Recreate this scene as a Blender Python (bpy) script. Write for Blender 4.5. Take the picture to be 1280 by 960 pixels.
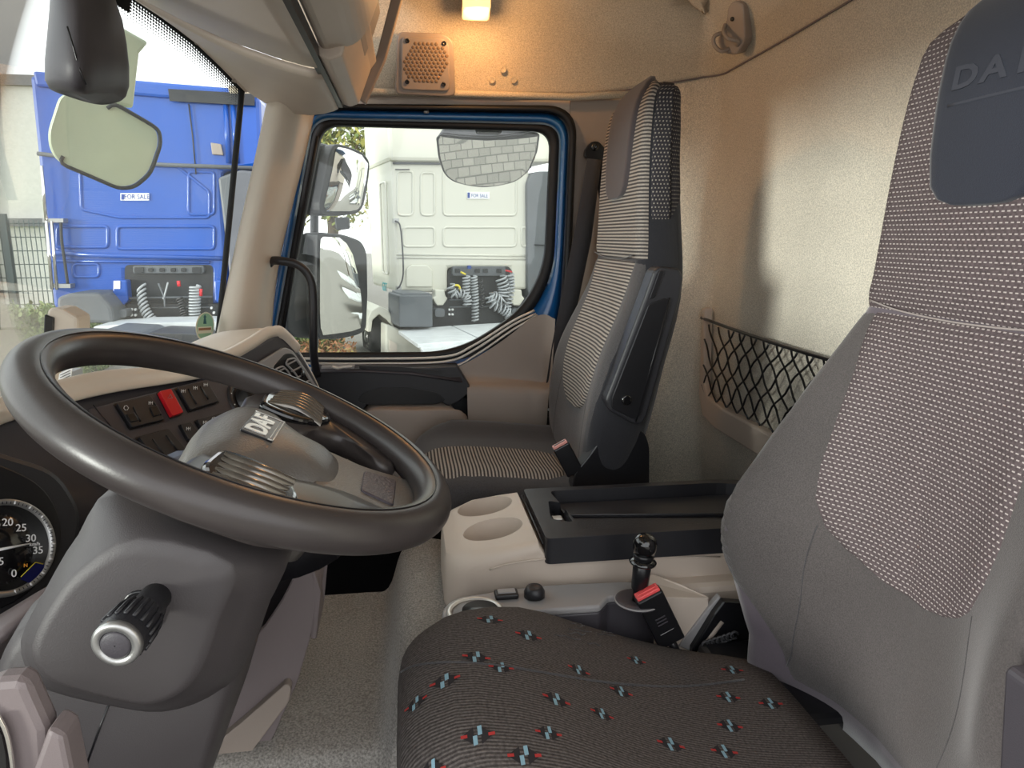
import bpy, bmesh, math, random
from mathutils import Vector, Matrix
from mathutils.bvhtree import BVHTree
random.seed(7)
for o in list(bpy.data.objects): bpy.data.objects.remove(o)
SC = bpy.context.scene
COL = SC.collection
PI = math.pi
V = Vector

# ---------------- camera ----------------
FPX = 900.0
PITCH, YAW = math.radians(11.62), math.radians(8.18)
cam_d = bpy.data.cameras.new('camera'); cam = bpy.data.objects.new('camera', cam_d); COL.objects.link(cam)
cam.location = (0, 0, 1.0); cam.rotation_euler = (PI/2-PITCH, 0, -YAW)
cam_d.sensor_width = 36; cam_d.lens = FPX/1280*36; cam_d.clip_start = .01; cam_d.clip_end = 300
SC.camera = cam
SC.view_settings.view_transform = 'Standard'; SC.view_settings.look = 'None'
SC.view_settings.gamma = 1; SC.view_settings.use_curve_mapping = False
SC.view_settings.exposure = 0.8

# ---------------- world : bright overcast sky ----------------
wd = bpy.data.worlds.new('overcast'); SC.world = wd; wd.use_nodes = True
wn = wd.node_tree; bg = wn.nodes['Background']
tc = wn.nodes.new('ShaderNodeTexCoord'); nz = wn.nodes.new('ShaderNodeTexNoise'); nz.inputs['Scale'].default_value = 1.6; nz.inputs['Detail'].default_value = 4
rp = wn.nodes.new('ShaderNodeValToRGB'); rp.color_ramp.elements[0].position = .35; rp.color_ramp.elements[0].color = (.88, .92, .97, 1)
rp.color_ramp.elements[1].position = .65; rp.color_ramp.elements[1].color = (1, 1, 1, 1)
wn.links.new(tc.outputs['Generated'], nz.inputs['Vector']); wn.links.new(nz.outputs['Fac'], rp.inputs['Fac']); wn.links.new(rp.outputs['Color'], bg.inputs['Color'])
bg.inputs['Strength'].default_value = 1.35
sd = bpy.data.lights.new('sun', 'SUN'); sd.energy = 2.0; sd.angle = math.radians(12); sd.color = (1, .97, .92)
so = bpy.data.objects.new('sun', sd); COL.objects.link(so)
so.rotation_euler = V((.72, .48, -.06)).to_track_quat('-Z', 'Y').to_euler()

# ---------------- pixel -> point on a real plane ----------------
_R = V((math.cos(YAW), -math.sin(YAW), 0)); _F = V((math.sin(YAW)*math.cos(PITCH), math.cos(YAW)*math.cos(PITCH), -math.sin(PITCH))); _U = _R.cross(_F)
_C = V((0, 0, 1.0))
def ray(u, v): return _F + _R*((u-640)/FPX) - _U*((v-480)/FPX)
def at(u, v, Y=None, X=None, Z=None):
    d = ray(u, v)
    t = Y/d.y if Y is not None else X/d.x if X is not None else (Z-1)/d.z
    return _C + d*t
def on_plane(u, v, o, n):
    d = ray(u, v); return _C + d*((o-_C).dot(n)/d.dot(n))

# ---------------- materials ----------------
def lin(c): return tuple(((x/255)/12.92 if x/255 <= .04045 else ((x/255+.055)/1.055)**2.4) for x in c)
MATS = {}
class NB:
    def __init__(s, name):
        s.m = bpy.data.materials.new(name); s.m.use_nodes = True; s.t = s.m.node_tree; s.p = s.t.nodes['Principled BSDF']
    def n(s, ty, **k):
        x = s.t.nodes.new(ty)
        for a, b in k.items():
            if a in ('operation', 'blend_type', 'data_type', 'feature', 'noise_dimensions', 'distance', 'wave_type', 'bands_direction'): setattr(x, a, b)
            else: x.inputs[a].default_value = b
        return x
    def l(s, a, b): s.t.links.new(a, b)
    def math(s, op, a, b=None, c=None):
        x = s.t.nodes.new('ShaderNodeMath'); x.operation = op
        for i, q in enumerate((a, b, c)):
            if q is None: continue
            if isinstance(q, (int, float)): x.inputs[i].default_value = q
            else: s.l(q, x.inputs[i])
        return x.outputs[0]
    def mix(s, f, a, b):
        x = s.t.nodes.new('ShaderNodeMix'); x.data_type = 'RGBA'
        for i, q in ((0, f), (6, a), (7, b)):
            if isinstance(q, (int, float)): x.inputs[i].default_value = q
            elif isinstance(q, tuple): x.inputs[i].default_value = (*q, 1)
            else: s.l(q, x.inputs[i])
        return x.outputs[2]
    def uv(s):
        a = s.t.nodes.new('ShaderNodeTexCoord'); b = s.t.nodes.new('ShaderNodeSeparateXYZ'); s.l(a.outputs['UV'], b.inputs[0]); return b.outputs[0], b.outputs[1], a
    def bump(s, h, strength, dist=.001):
        b = s.t.nodes.new('ShaderNodeBump'); b.inputs['Strength'].default_value = strength; b.inputs['Distance'].default_value = dist
        s.l(h, b.inputs['Height']); s.l(b.outputs[0], s.p.inputs['Normal'])
def mat(name, rgb, rough=.5, metal=0, grain=0, gscale=600, vary=0, vscale=8, coat=0, spec=None, sheen=0, emit=None):
    if name in MATS: return MATS[name]
    b = NB(name); p = b.p; c = lin(rgb)
    p.inputs['Base Color'].default_value = (*c, 1); p.inputs['Roughness'].default_value = rough; p.inputs['Metallic'].default_value = metal
    if coat: p.inputs['Coat Weight'].default_value = coat
    if spec is not None: p.inputs['Specular IOR Level'].default_value = spec
    if sheen: p.inputs['Sheen Weight'].default_value = sheen
    if emit: p.inputs['Emission Color'].default_value = (*lin(rgb), 1); p.inputs['Emission Strength'].default_value = emit
    if grain or vary:
        t = b.n('ShaderNodeTexCoord')
        if vary:
            z = b.n('ShaderNodeTexNoise', Scale=vscale, Detail=5.0); b.l(t.outputs['Object'], z.inputs['Vector'])
            r = b.n('ShaderNodeMapRange'); r.inputs[1].default_value = .3; r.inputs[2].default_value = .7; b.l(z.outputs['Fac'], r.inputs[0])
            b.l(b.mix(r.outputs[0], tuple(x*(1-vary) for x in c), tuple(min(1, x*(1+vary)) for x in c)), p.inputs['Base Color'])
        if grain:
            z = b.n('ShaderNodeTexNoise', Scale=gscale, Detail=2.0); b.l(t.outputs['Object'], z.inputs['Vector']); b.bump(z.outputs['Fac'], grain, .0006)
    MATS[name] = b.m; return b.m
def cloth(name, rgb, amp=.25, scale=700, rough=.95, big=.08, bump=.6, sheen=.2):
    """woven / felt cloth : fine two tone speckle"""
    if name in MATS: return MATS[name]
    b = NB(name); c = lin(rgb); t = b.n('ShaderNodeTexCoord')
    z = b.n('ShaderNodeTexNoise', Scale=scale, Detail=3.0); b.l(t.outputs['Object'], z.inputs['Vector'])
    z2 = b.n('ShaderNodeTexNoise', Scale=6.0, Detail=5.0); b.l(t.outputs['Object'], z2.inputs['Vector'])
    r = b.n('ShaderNodeMapRange'); r.inputs[1].default_value = .33; r.inputs[2].default_value = .67; b.l(z.outputs['Fac'], r.inputs[0])
    a = b.mix(r.outputs[0], tuple(x*(1-amp) for x in c), tuple(x*(1+amp) for x in c))
    r2 = b.n('ShaderNodeMapRange'); r2.inputs[1].default_value = .3; r2.inputs[2].default_value = .7; r2.inputs[3].default_value = 1-big; r2.inputs[4].default_value = 1+big; b.l(z2.outputs['Fac'], r2.inputs[0])
    x = b.n('ShaderNodeVectorMath', operation='SCALE'); b.l(a, x.inputs[0]); b.l(r2.outputs[0], x.inputs['Scale'])
    b.l(x.outputs[0], b.p.inputs['Base Color']); b.p.inputs['Roughness'].default_value = rough; b.p.inputs['Specular IOR Level'].default_value = .2
    b.p.inputs['Sheen Weight'].default_value = sheen
    b.bump(z.outputs['Fac'], bump, .001); MATS[name] = b.m; return b.m
def dash_cloth(name, base, dash, pu, pv, du, dv, stagger=.5, wob=.0):
    """rows of short woven dashes over a base cloth, in metres of UV"""
    b = NB(name); U, Vv, t = b.uv()
    z = b.n('ShaderNodeTexNoise', Scale=260.0, Detail=2.0); b.l(t.outputs['UV'], z.inputs['Vector'])
    row = b.math('DIVIDE', Vv, pv); ri = b.math('FLOOR', row); rf = b.math('FRACT', row)
    odd = b.math('MODULO', ri, 2.0)
    cu = b.math('ADD', b.math('DIVIDE', U, pu), b.math('MULTIPLY', odd, stagger)); cf = b.math('FRACT', b.math('ADD', cu, 1000.0))
    def soft(x, w): return b.math('MULTIPLY', b.math('SMOOTH_MIN', 1.0, b.math('MULTIPLY', b.math('MAXIMUM', b.math('SUBTRACT', w/2, b.math('ABSOLUTE', b.math('SUBTRACT', x, .5))), 0.0), 14.0), .1), 1.0)
    m = b.math('MULTIPLY', soft(cf, du), soft(rf, dv))
    zz = b.n('ShaderNodeMapRange'); zz.inputs[1].default_value = .3; zz.inputs[2].default_value = .7; b.l(z.outputs['Fac'], zz.inputs[0])
    c = lin(base); a = b.mix(zz.outputs[0], tuple(x*.72 for x in c), tuple(x*1.28 for x in c))
    b.l(b.mix(m, a, lin(dash)), b.p.inputs['Base Color']); b.p.inputs['Roughness'].default_value = .95; b.p.inputs['Specular IOR Level'].default_value = .15
    h = b.math('ADD', b.math('MULTIPLY', m, 1.0), b.math('MULTIPLY', z.outputs['Fac'], .5)); b.bump(h, .5, .001)
    MATS[name] = b.m; return b.m
def rib_cloth(name, dark, light, pv, duty=.5, axis=1, amp=.15):
    b = NB(name); U, Vv, t = b.uv()
    x = Vv if axis else U
    z = b.n('ShaderNodeTexNoise', Scale=300.0, Detail=2.0); b.l(t.outputs['UV'], z.inputs['Vector'])
    f = b.math('FRACT', b.math('ADD', b.math('DIVIDE', x, pv), 1000.0))
    w = b.math('ABSOLUTE', b.math('SUBTRACT', b.math('MULTIPLY', f, 2.0), 1.0))
    r = b.n('ShaderNodeMapRange'); r.inputs[1].default_value = duty-.15; r.inputs[2].default_value = duty+.15; b.l(w, r.inputs[0])
    zz = b.n('ShaderNodeMapRange'); zz.inputs[1].default_value = .3; zz.inputs[2].default_value = .7; zz.inputs[3].default_value = 1-amp; zz.inputs[4].default_value = 1+amp; b.l(z.outputs['Fac'], zz.inputs[0])
    a = b.mix(r.outputs[0], lin(dark), lin(light)); s = b.n('ShaderNodeVectorMath', operation='SCALE'); b.l(a, s.inputs[0]); b.l(zz.outputs[0], s.inputs['Scale'])
    b.l(s.outputs[0], b.p.inputs['Base Color']); b.p.inputs['Roughness'].default_value = .95; b.p.inputs['Specular IOR Level'].default_value = .15
    b.bump(r.outputs[0], .6, .001); MATS[name] = b.m; return b.m
def glass_mat(name, tint=(1, 1, 1), refl=.06, haze=.03, haze_col=(230, 235, 225)):
    b = NB(name); t = b.t; out = t.nodes['Material Output']; t.nodes.remove(b.p)
    tr = b.n('ShaderNodeBsdfTransparent', Color=(*tint, 1)); gl = b.n('ShaderNodeBsdfGlossy', Roughness=.02); df = b.n('ShaderNodeBsdfDiffuse', Color=(*lin(haze_col), 1)); tl = b.n('ShaderNodeBsdfTranslucent', Color=(*lin(haze_col), 1))
    dd = t.nodes.new('ShaderNodeMixShader'); dd.inputs[0].default_value = .5; b.l(df.outputs[0], dd.inputs[1]); b.l(tl.outputs[0], dd.inputs[2])
    co = b.n('ShaderNodeTexCoord'); nz = b.n('ShaderNodeTexNoise', Scale=2.2, Detail=3.0, Distortion=1.5); b.l(co.outputs['Object'], nz.inputs['Vector'])
    mr = b.n('ShaderNodeMapRange'); mr.inputs[1].default_value = .3; mr.inputs[2].default_value = .7; mr.inputs[3].default_value = haze*.4; mr.inputs[4].default_value = haze*1.6; b.l(nz.outputs['Fac'], mr.inputs[0])  # pale reflection haze painted into the glass as a swirling diffuse layer
    m1 = t.nodes.new('ShaderNodeMixShader'); b.l(mr.outputs[0], m1.inputs[0]); b.l(tr.outputs[0], m1.inputs[1]); b.l(dd.outputs[0], m1.inputs[2])
    fr = b.n('ShaderNodeFresnel', IOR=1.45); fm = b.math('ADD', b.math('MULTIPLY', fr.outputs[0], refl/.04*.6), 0.0); fm = b.math('MINIMUM', fm, .9)
    m2 = t.nodes.new('ShaderNodeMixShader'); b.l(fm, m2.inputs[0]); b.l(m1.outputs[0], m2.inputs[1]); b.l(gl.outputs[0], m2.inputs[2]); b.l(m2.outputs[0], out.inputs[0])
    MATS[name] = b.m; return b.m

M = lambda n: MATS[n]
mat('beige_plastic', (200, 186, 172), .5, grain=.25, gscale=900, vary=.03)
mat('beige_light', (216, 205, 190), .5, grain=.25, gscale=900, vary=.03)
mat('taupe_plastic', (150, 138, 128), .5, grain=.3, gscale=900, vary=.03)
mat('grey_taupe', (118, 108, 108), .5, grain=.3, gscale=900, vary=.04)
mat('grey_plastic', (150, 148, 148), .42, grain=.25, gscale=900)
mat('charcoal', (64, 61, 66), .48, grain=.35, gscale=800, vary=.05)
mat('column_grey', (66, 62, 63), .5, grain=.35, gscale=900, vary=.05)
mat('black_plastic', (34, 34, 38), .42, grain=.3, gscale=900, vary=.05)
mat('satin_black', (20, 20, 23), .3)
mat('gloss_black', (15, 15, 17), .12, coat=.5)
mat('rubber_seal', (20, 22, 26), .6)
mat('wheel_leather', (58, 53, 52), .34, grain=.12, gscale=500, vary=.16, vscale=14)
mat('hub_plastic', (100, 96, 92), .36, grain=.9, gscale=420, vary=.05)
mat('strip_light', (205, 200, 192), .3, metal=.3)
mat('silver_print', (225, 222, 215), .25, metal=.3)
mat('chrome', (230, 228, 222), .12, metal=1)
mat('mirror_glass', (238, 240, 236), .01, metal=1)
mat('door_blue', (18, 88, 150), .3, coat=.6)
mat('red_switch', (200, 22, 34), .3, coat=.4)
mat('red_buckle', (225, 82, 82), .4)
mat('pink_buckle', (190, 130, 122), .45)
mat('white_print', (225, 225, 225), .6)
mat('navy_cloth_plain', (50, 54, 66), .9)
mat('stitch', (150, 142, 138), .9)
mat('steel', (170, 170, 168), .35, metal=.8)
mat('dark_steel', (70, 70, 72), .5, metal=.4)
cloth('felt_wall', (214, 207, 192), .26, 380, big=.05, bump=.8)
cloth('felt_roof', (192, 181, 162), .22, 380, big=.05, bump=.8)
cloth('carpet', (144, 140, 134), .38, 330, big=.08, bump=1.2)
cloth('bolster_cloth', (78, 74, 73), .22, 650)
cloth('velvet', (84, 76, 83), .08, 900, big=.16, bump=.2, sheen=.5)
cloth('dark_cloth', (68, 66, 67), .22, 650)
cloth('black_cloth', (36, 36, 40), .15, 700)
cloth('navy_cloth', (42, 46, 56), .10, 900, bump=.3)
cloth('patch_cloth', (66, 60, 62), .10, 900, bump=.3)
dash_cloth('dash_insert', (86, 77, 78), (176, 168, 164), .0072, .0058, .62, .32)
dash_cloth('dot_side', (50, 48, 52), (140, 134, 126), .0065, .0075, .45, .45)
rib_cloth('rib_insert', (66, 63, 63), (146, 138, 130), .0072, .5, 1)
rib_cloth('rib_insert_seat', (66, 62, 62), (165, 157, 148), .0075, .5, 0)
rib_cloth('driver_cushion', (72, 67, 65), (97, 91, 88), .0042, .5, 1, amp=.35)
glass_mat('door_glass', (.97, 1, .98), .05, .03)
glass_mat('screen_glass', (.93, .98, .95), .07, .06)

# ---------------- object helpers ----------------
def tag(o, label=None, cat=None, group=None, kind=None):
    if label: o['label'] = label
    if cat: o['category'] = cat
    if group: o['group'] = group
    if kind: o['kind'] = kind
    return o
def thing(name, label, cat, loc=(0, 0, 0), group=None, kind=None):
    o = bpy.data.objects.new(name, None); COL.objects.link(o); o.location = loc; o.empty_display_size = .05
    return tag(o, label, cat, group, kind)
def root_loc(o):
    while o.parent: o = o.parent
    return V(o.location)
class MB:
    def __init__(s): s.v = []; s.f = []; s.uv = []; s.mi = []; s.sm = []
    def add(s, vs, fs, uvs=None, mi=0, smooth=True):
        b = len(s.v); s.v += [tuple(p) for p in vs]
        for k, f in enumerate(fs):
            s.f.append([b+i for i in f]); s.mi.append(mi); s.sm.append(smooth)
            s.uv.append([uvs[i] for i in f] if uvs else [(0, 0)]*len(f))
        return s
    def build(s, name, mt, parent=None, bevel=0, solid=0, subsurf=0, seg=2, kind=None, label=None, off=-1):
        L = root_loc(parent) if parent else V((0, 0, 0))
        me = bpy.data.meshes.new(name)
        me.from_pydata([tuple(V(p)-L) for p in s.v], [], s.f)
        mts = mt if isinstance(mt, (list, tuple)) else [mt]
        for m in mts: me.materials.append(M(m) if isinstance(m, str) else m)
        ul = me.uv_layers.new(name='UVMap'); k = 0; flat = []
        for poly in s.uv:
            for q in poly: flat += [q[0], q[1]]
        ul.data.foreach_set('uv', flat)
        me.polygons.foreach_set('material_index', s.mi); me.polygons.foreach_set('use_smooth', s.sm)
        me.validate(); me.update()
        bm = bmesh.new(); bm.from_mesh(me); bmesh.ops.remove_doubles(bm, verts=bm.verts, dist=1e-6)
        if not solid: pass
        bmesh.ops.recalc_face_normals(bm, faces=bm.faces); bm.to_mesh(me); bm.free()
        o = bpy.data.objects.new(name, me); COL.objects.link(o)
        if parent: o.parent = parent
        if solid:
            m = o.modifiers.new('solid', 'SOLIDIFY'); m.thickness = solid; m.offset = off
        if bevel:
            m = o.modifiers.new('bevel', 'BEVEL'); m.width = bevel; m.segments = seg; m.limit_method = 'ANGLE'; m.angle_limit = math.radians(35); m.harden_normals = False
        if subsurf:
            m = o.modifiers.new('sub', 'SUBSURF'); m.levels = subsurf; m.render_levels = subsurf
        if kind: o['kind'] = kind
        if label: o['label'] = label
        return o
def cr(pts, n, closed=False):
    """catmull-rom through the points, n samples a span"""
    P = [V(p) for p in pts]; k = len(P); out = []
    for i in range(k if closed else k-1):
        p0 = P[(i-1) % k] if closed or i > 0 else P[0]*2-P[1]
        p1 = P[i]; p2 = P[(i+1) % k]
        p3 = P[(i+2) % k] if closed or i+2 < k else P[k-1]*2-P[k-2]
        for j in range(n):
            t = j/n
            out.append(.5*((2*p1)+(p2-p0)*t+(2*p0-5*p1+4*p2-p3)*t*t+(3*p1-p0-3*p2+p3)*t**3))
    if not closed: out.append(P[-1])
    return out
def interp(tab, x):
    if x <= tab[0][0]: return tab[0][1]
    for (a, b), (c, d) in zip(tab, tab[1:]):
        if x <= c:
            t = (x-a)/(c-a); return b+(d-b)*t
    return tab[-1][1]
def sinterp(tab, x):
    """smooth (catmull) table lookup"""
    n = len(tab)
    if x <= tab[0][0]: return tab[0][1]
    if x >= tab[-1][0]: return tab[-1][1]
    for i in range(n-1):
        if x <= tab[i+1][0]:
            x0, y0 = tab[i]; x1, y1 = tab[i+1]; h = x1-x0; t = (x-x0)/h
            m0 = (y1-tab[i-1][1])/(x1-tab[i-1][0])*h if i > 0 else y1-y0
            m1 = (tab[i+2][1]-y0)/(tab[i+2][0]-x0)*h if i+2 < n else y1-y0
            return (2*t**3-3*t*t+1)*y0+(t**3-2*t*t+t)*m0+(-2*t**3+3*t*t)*y1+(t**3-t*t)*m1
def grid(mb, rows, closed_u=False, closed_v=False, mi=0, cap=False, uvs=True, smooth=True):
    nr = len(rows); nc = len(rows[0]); vs = [p for r in rows for p in r]; fs = []
    uv = []
    vv = 0
    mid = nc//2
    for i, r in enumerate(rows):
        if i: vv += (V(rows[i][mid])-V(rows[i-1][mid])).length
        uu = 0; a = [0]
        for j in range(1, nc): uu += (V(r[j])-V(r[j-1])).length; a.append(uu)
        uv += [(x-a[mid], vv) for x in a]
    for i in range(nr if closed_v else nr-1):
        for j in range(nc if closed_u else nc-1):
            fs.append((i*nc+j, i*nc+(j+1) % nc, ((i+1) % nr)*nc+(j+1) % nc, ((i+1) % nr)*nc+j))
    if cap: fs += [tuple(range(nc))[::-1], tuple((nr-1)*nc+j for j in range(nc))]
    mb.add(vs, fs, uv if uvs else None, mi, smooth); return mb
def surf(ctrl, n=5, m=5):
    """smooth surface through a net of control points (rows of equal length)"""
    R = [cr(r, m) for r in ctrl]; C = [cr([R[i][j] for i in range(len(R))], n) for j in range(len(R[0]))]
    return [[C[j][i] for j in range(len(C))] for i in range(len(C[0]))]
def frame(d):
    d = d.normalized(); a = V((0, 0, 1)) if abs(d.z) < .9 else V((1, 0, 0)); x = a.cross(d).normalized(); return x, d.cross(x)
def tube(mb, pts, r, n=8, closed=False, cap=True, mi=0):
    P = [V(p) for p in pts]; k = len(P); rows = []; px = None
    for i in range(k):
        a = P[(i-1) % k] if closed or i else P[0]; b = P[(i+1) % k] if closed or i < k-1 else P[-1]
        d = (b-a); d = d.normalized() if d.length > 1e-9 else V((0, 0, 1))
        if px is None: x, y = frame(d)
        else:
            x = (px-d*px.dot(d)); x = x.normalized() if x.length > 1e-6 else frame(d)[0]; y = d.cross(x)
        px = x; rr = r[i] if isinstance(r, (list, tuple)) else r
        rows.append([P[i]+(x*math.cos(2*PI*j/n)+y*math.sin(2*PI*j/n))*rr for j in range(n)])
    grid(mb, rows, closed_u=True, closed_v=closed, cap=cap and not closed, mi=mi); return mb
def lathe(mb, prof, o, ax, n=24, mi=0, cap=True):
    ax = V(ax).normalized(); x, y = frame(ax); o = V(o)
    rows = [[o+ax*h+(x*math.cos(2*PI*j/n)+y*math.sin(2*PI*j/n))*r for j in range(n)] for r, h in prof]
    return grid(mb, rows, closed_u=True, cap=cap, mi=mi)
def box(mb, c, s, ax=None, mi=0):
    X, Y, Z = ax if ax else (V((1, 0, 0)), V((0, 1, 0)), V((0, 0, 1))); c = V(c)
    vs = [c+X*(s[0]/2*a)+Y*(s[1]/2*b)+Z*(s[2]/2*d) for a in (-1, 1) for b in (-1, 1) for d in (-1, 1)]
    return mb.add(vs, [(0, 1, 3, 2), (4, 6, 7, 5), (0, 4, 5, 1), (2, 3, 7, 6), (0, 2, 6, 4), (1, 5, 7, 3)], mi=mi, smooth=False)
def prism(mb, loop, vec, mi=0, smooth=False, taper=1.0):
    L = [V(p) for p in loop]; n = len(L); vec = V(vec); c = sum(L, V())/n
    T = [c+(p-c)*taper+vec for p in L]
    mb.add(L+T, [tuple(range(n))[::-1], tuple(range(n, 2*n))]+[(i, (i+1) % n, n+(i+1) % n, n+i) for i in range(n)], mi=mi, smooth=smooth); return mb
def rnd(pts, r, n=5):
    """round the corners of a closed loop of points (any dimension); r one value or one a corner"""
    P = [V(p) for p in pts]; k = len(P); out = []
    for i in range(k):
        p = P[i]; a = P[i-1]-p; b = P[(i+1) % k]-p; rr = r[i] if isinstance(r, (list, tuple)) else r
        rr = min(rr, a.length*.48, b.length*.48); A = p+a.normalized()*rr; B = p+b.normalized()*rr
        for j in range(n+1):
            t = j/n; out.append(A*(1-t)**2+p*2*t*(1-t)+B*t*t)
    return out
def loop_at(px, Y, r=0, n=5):
    q = rnd([V((u, v, 0)) for u, v in px], r, n) if r else [V((u, v, 0)) for u, v in px]
    return [at(p.x, p.y, Y=Y) for p in q]
def ringmesh(mb, A, B, mi=0):
    n = len(A); mb.add(list(A)+list(B), [(i, (i+1) % n, n+(i+1) % n, n+i) for i in range(n)], mi=mi, smooth=True); return mb
def part(name, mt, parent, fn, **k):
    mb = MB(); fn(mb); return mb.build(name, mt, parent, **k)
def boolean(o, cutter):
    m = o.modifiers.new('cut', 'BOOLEAN'); m.object = cutter; m.operation = 'DIFFERENCE'; m.solver = 'EXACT'
    bpy.context.view_layer.update()
    dg = bpy.context.evaluated_depsgraph_get(); me = bpy.data.meshes.new_from_object(o.evaluated_get(dg))
    o.modifiers.clear(); old = o.data; o.data = me; me.name = old.name
    bpy.data.objects.remove(cutter)
def text(s, size, o, right, up, mt, parent, name='lettering', ext=.0004, label=None, align='CENTER', sx=1.0, shear=0, bold=0):
    cu = bpy.data.curves.new(name, 'FONT'); cu.body = s; cu.size = size; cu.extrude = ext; cu.align_x = align; cu.align_y = 'CENTER'; cu.shear = shear; cu.resolution_u = 3; cu.offset = bold
    t = bpy.data.objects.new(name, cu); COL.objects.link(t); bpy.context.view_layer.update()
    dg = bpy.context.evaluated_depsgraph_get(); me = bpy.data.meshes.new_from_object(t.evaluated_get(dg)); bpy.data.objects.remove(t)
    R_ = V(right).normalized(); U_ = V(up).normalized(); N_ = R_.cross(U_)
    L = root_loc(parent); o = V(o)
    for v in me.vertices: v.co = o-L+R_*v.co.x*sx+U_*v.co.y+N_*v.co.z
    me.materials.clear(); me.materials.append(M(mt))
    ob = bpy.data.objects.new(name, me); COL.objects.link(ob); ob.parent = parent
    if label: ob['label'] = label
    return ob
def copy_tree(o, parent=None):
    c = o.copy(); COL.objects.link(c)
    if parent: c.parent = parent
    for ch in list(o.children): copy_tree(ch, c)
    return c
# =====================================================================
# OUTSIDE : ground, hedge, fence, building, two tractors, a row behind
# =====================================================================
GZ = -1.05
b = NB('pavers'); t = b.n('ShaderNodeTexCoord'); br = b.t.nodes.new('ShaderNodeTexBrick'); br.inputs['Scale'].default_value = 7
br.inputs['Color1'].default_value = (*lin((128, 124, 116)), 1); br.inputs['Color2'].default_value = (*lin((146, 141, 132)), 1); br.inputs['Mortar'].default_value = (*lin((95, 92, 86)), 1); br.inputs['Mortar Size'].default_value = .02
b.l(t.outputs['Object'], br.inputs['Vector']); b.l(br.outputs['Color'], b.p.inputs['Base Color']); b.p.inputs['Roughness'].default_value = .8; MATS['pavers'] = b.m
cloth('grass_mat', (120, 150, 70), .3, 12, sheen=0)
mat('truck_blue', (10, 76, 165), .3, coat=.4, vary=.06, vscale=1.5)
mat('truck_white', (206, 204, 190), .4, coat=.2)
mat('deflector_grey', (92, 96, 100), .5, vary=.1, vscale=3)
mat('chassis_black', (36, 38, 42), .55, vary=.3, vscale=3)
mat('tank_grey', (86, 90, 94), .5, vary=.1, vscale=4)
mat('alu_plate', (205, 208, 208), .45, metal=.2, vary=.1, vscale=5)
mat('coil_grey', (165, 168, 170), .4)
mat('tyre', (30, 30, 31), .8)
mat('wall_pale', (196, 196, 190), .8, vary=.05)
mat('fence_green', (90, 104, 104), .6)
mat('bark', (86, 74, 60), .9)
mat('sticker_white', (240, 240, 240), .5)
mat('sticker_blue', (34, 66, 140), .5)
mat('sticker_teal', (70, 160, 165), .5)
mat('yellow_hose', (220, 200, 60), .5)
mat('amber', (250, 170, 60), .4)
part('ground', 'pavers', None, lambda m: box(m, (0, 20, GZ-.1), (120, 140, .2)))['kind'] = 'structure'
part('lawn', 'grass_mat', None, lambda m: box(m, (-14, 16.5, GZ+.03), (18, 6, .08)), kind='structure')

def leaf_mat(name, cols):
    b = NB(name); inf = b.t.nodes.new('ShaderNodeNewGeometry'); r = b.t.nodes.new('ShaderNodeValToRGB')
    r.color_ramp.elements[0].color = (*lin(cols[0]), 1); r.color_ramp.elements[1].color = (*lin(cols[-1]), 1)
    for i, c in enumerate(cols[1:-1]): e = r.color_ramp.elements.new((i+1)/(len(cols)-1)); e.color = (*lin(c), 1)
    b.l(inf.outputs['Random Per Island'], r.inputs[0]); b.l(r.outputs[0], b.p.inputs['Base Color']); b.p.inputs['Roughness'].default_value = .7; MATS[name] = b.m
leaf_mat('hedge_leaf', [(70, 100, 50), (120, 145, 80), (160, 170, 110)])
leaf_mat('autumn_leaf', [(120, 80, 50), (165, 110, 70), (150, 130, 70)])
leaf_mat('tree_leaf', [(105, 125, 70), (160, 165, 95), (200, 190, 110)])
def leaves(mb, n, fn, s):
    for k in range(n):
        c = V(fn()); x = V((random.gauss(0, 1), random.gauss(0, 1), random.gauss(0, 1))).normalized(); y = frame(x)[0]; q = s*random.uniform(.6, 1.3)
        mb.add([c-x*q, c+y*q*.5, c+x*q, c-y*q*.5], [(0, 1, 2, 3)], smooth=False)
def hedge(label, x0, x1, y0, y1, h, n, s=.05, group=None, mtn='hedge_leaf'):
    t = thing('hedge', label, 'hedge', ((x0+x1)/2, (y0+y1)/2, GZ), group)
    part('core', 'grass_mat', t, lambda m: box(m, ((x0+x1)/2, (y0+y1)/2, GZ+h*.46), (x1-x0-.2, y1-y0-.2, h*.92)), bevel=.1)
    def f():
        a = random.random(); x = random.uniform(x0, x1); y = random.uniform(y0, y1)
        if a < .45: y = y0+random.gauss(.03, .05); z = random.uniform(0, h)
        elif a < .85: z = h+random.gauss(-.03, .05)
        else: x = random.choice((x0, x1)); z = random.uniform(0, h)
        return (x, y, GZ+z+random.gauss(0, .02))
    mb = MB(); leaves(mb, n, f, s); mb.build('foliage', mtn, t, kind='stuff')
hedge('clipped green hedge behind the windscreen at far left, below the mesh fence', -9.0, -4.75, 11.3, 12.3, .95, 11000, .05)
hedge('low hedge beyond the side window, seen below and left of the big door mirrors', -3.05, -1.25, 13.0, 14.0, 1.35, 7000, .06)
t = thing('leaf_litter', 'rust brown fallen leaves under the hedge by the white tractor wheel', 'leaves', (-1.6, 12.2, GZ), kind='stuff')
mb = MB(); leaves(mb, 1800, lambda: (random.uniform(-3, -.9), random.uniform(11.0, 12.8), GZ+random.uniform(.02, .35)), .05); mb.build('leaves', 'autumn_leaf', t, kind='stuff')
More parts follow.
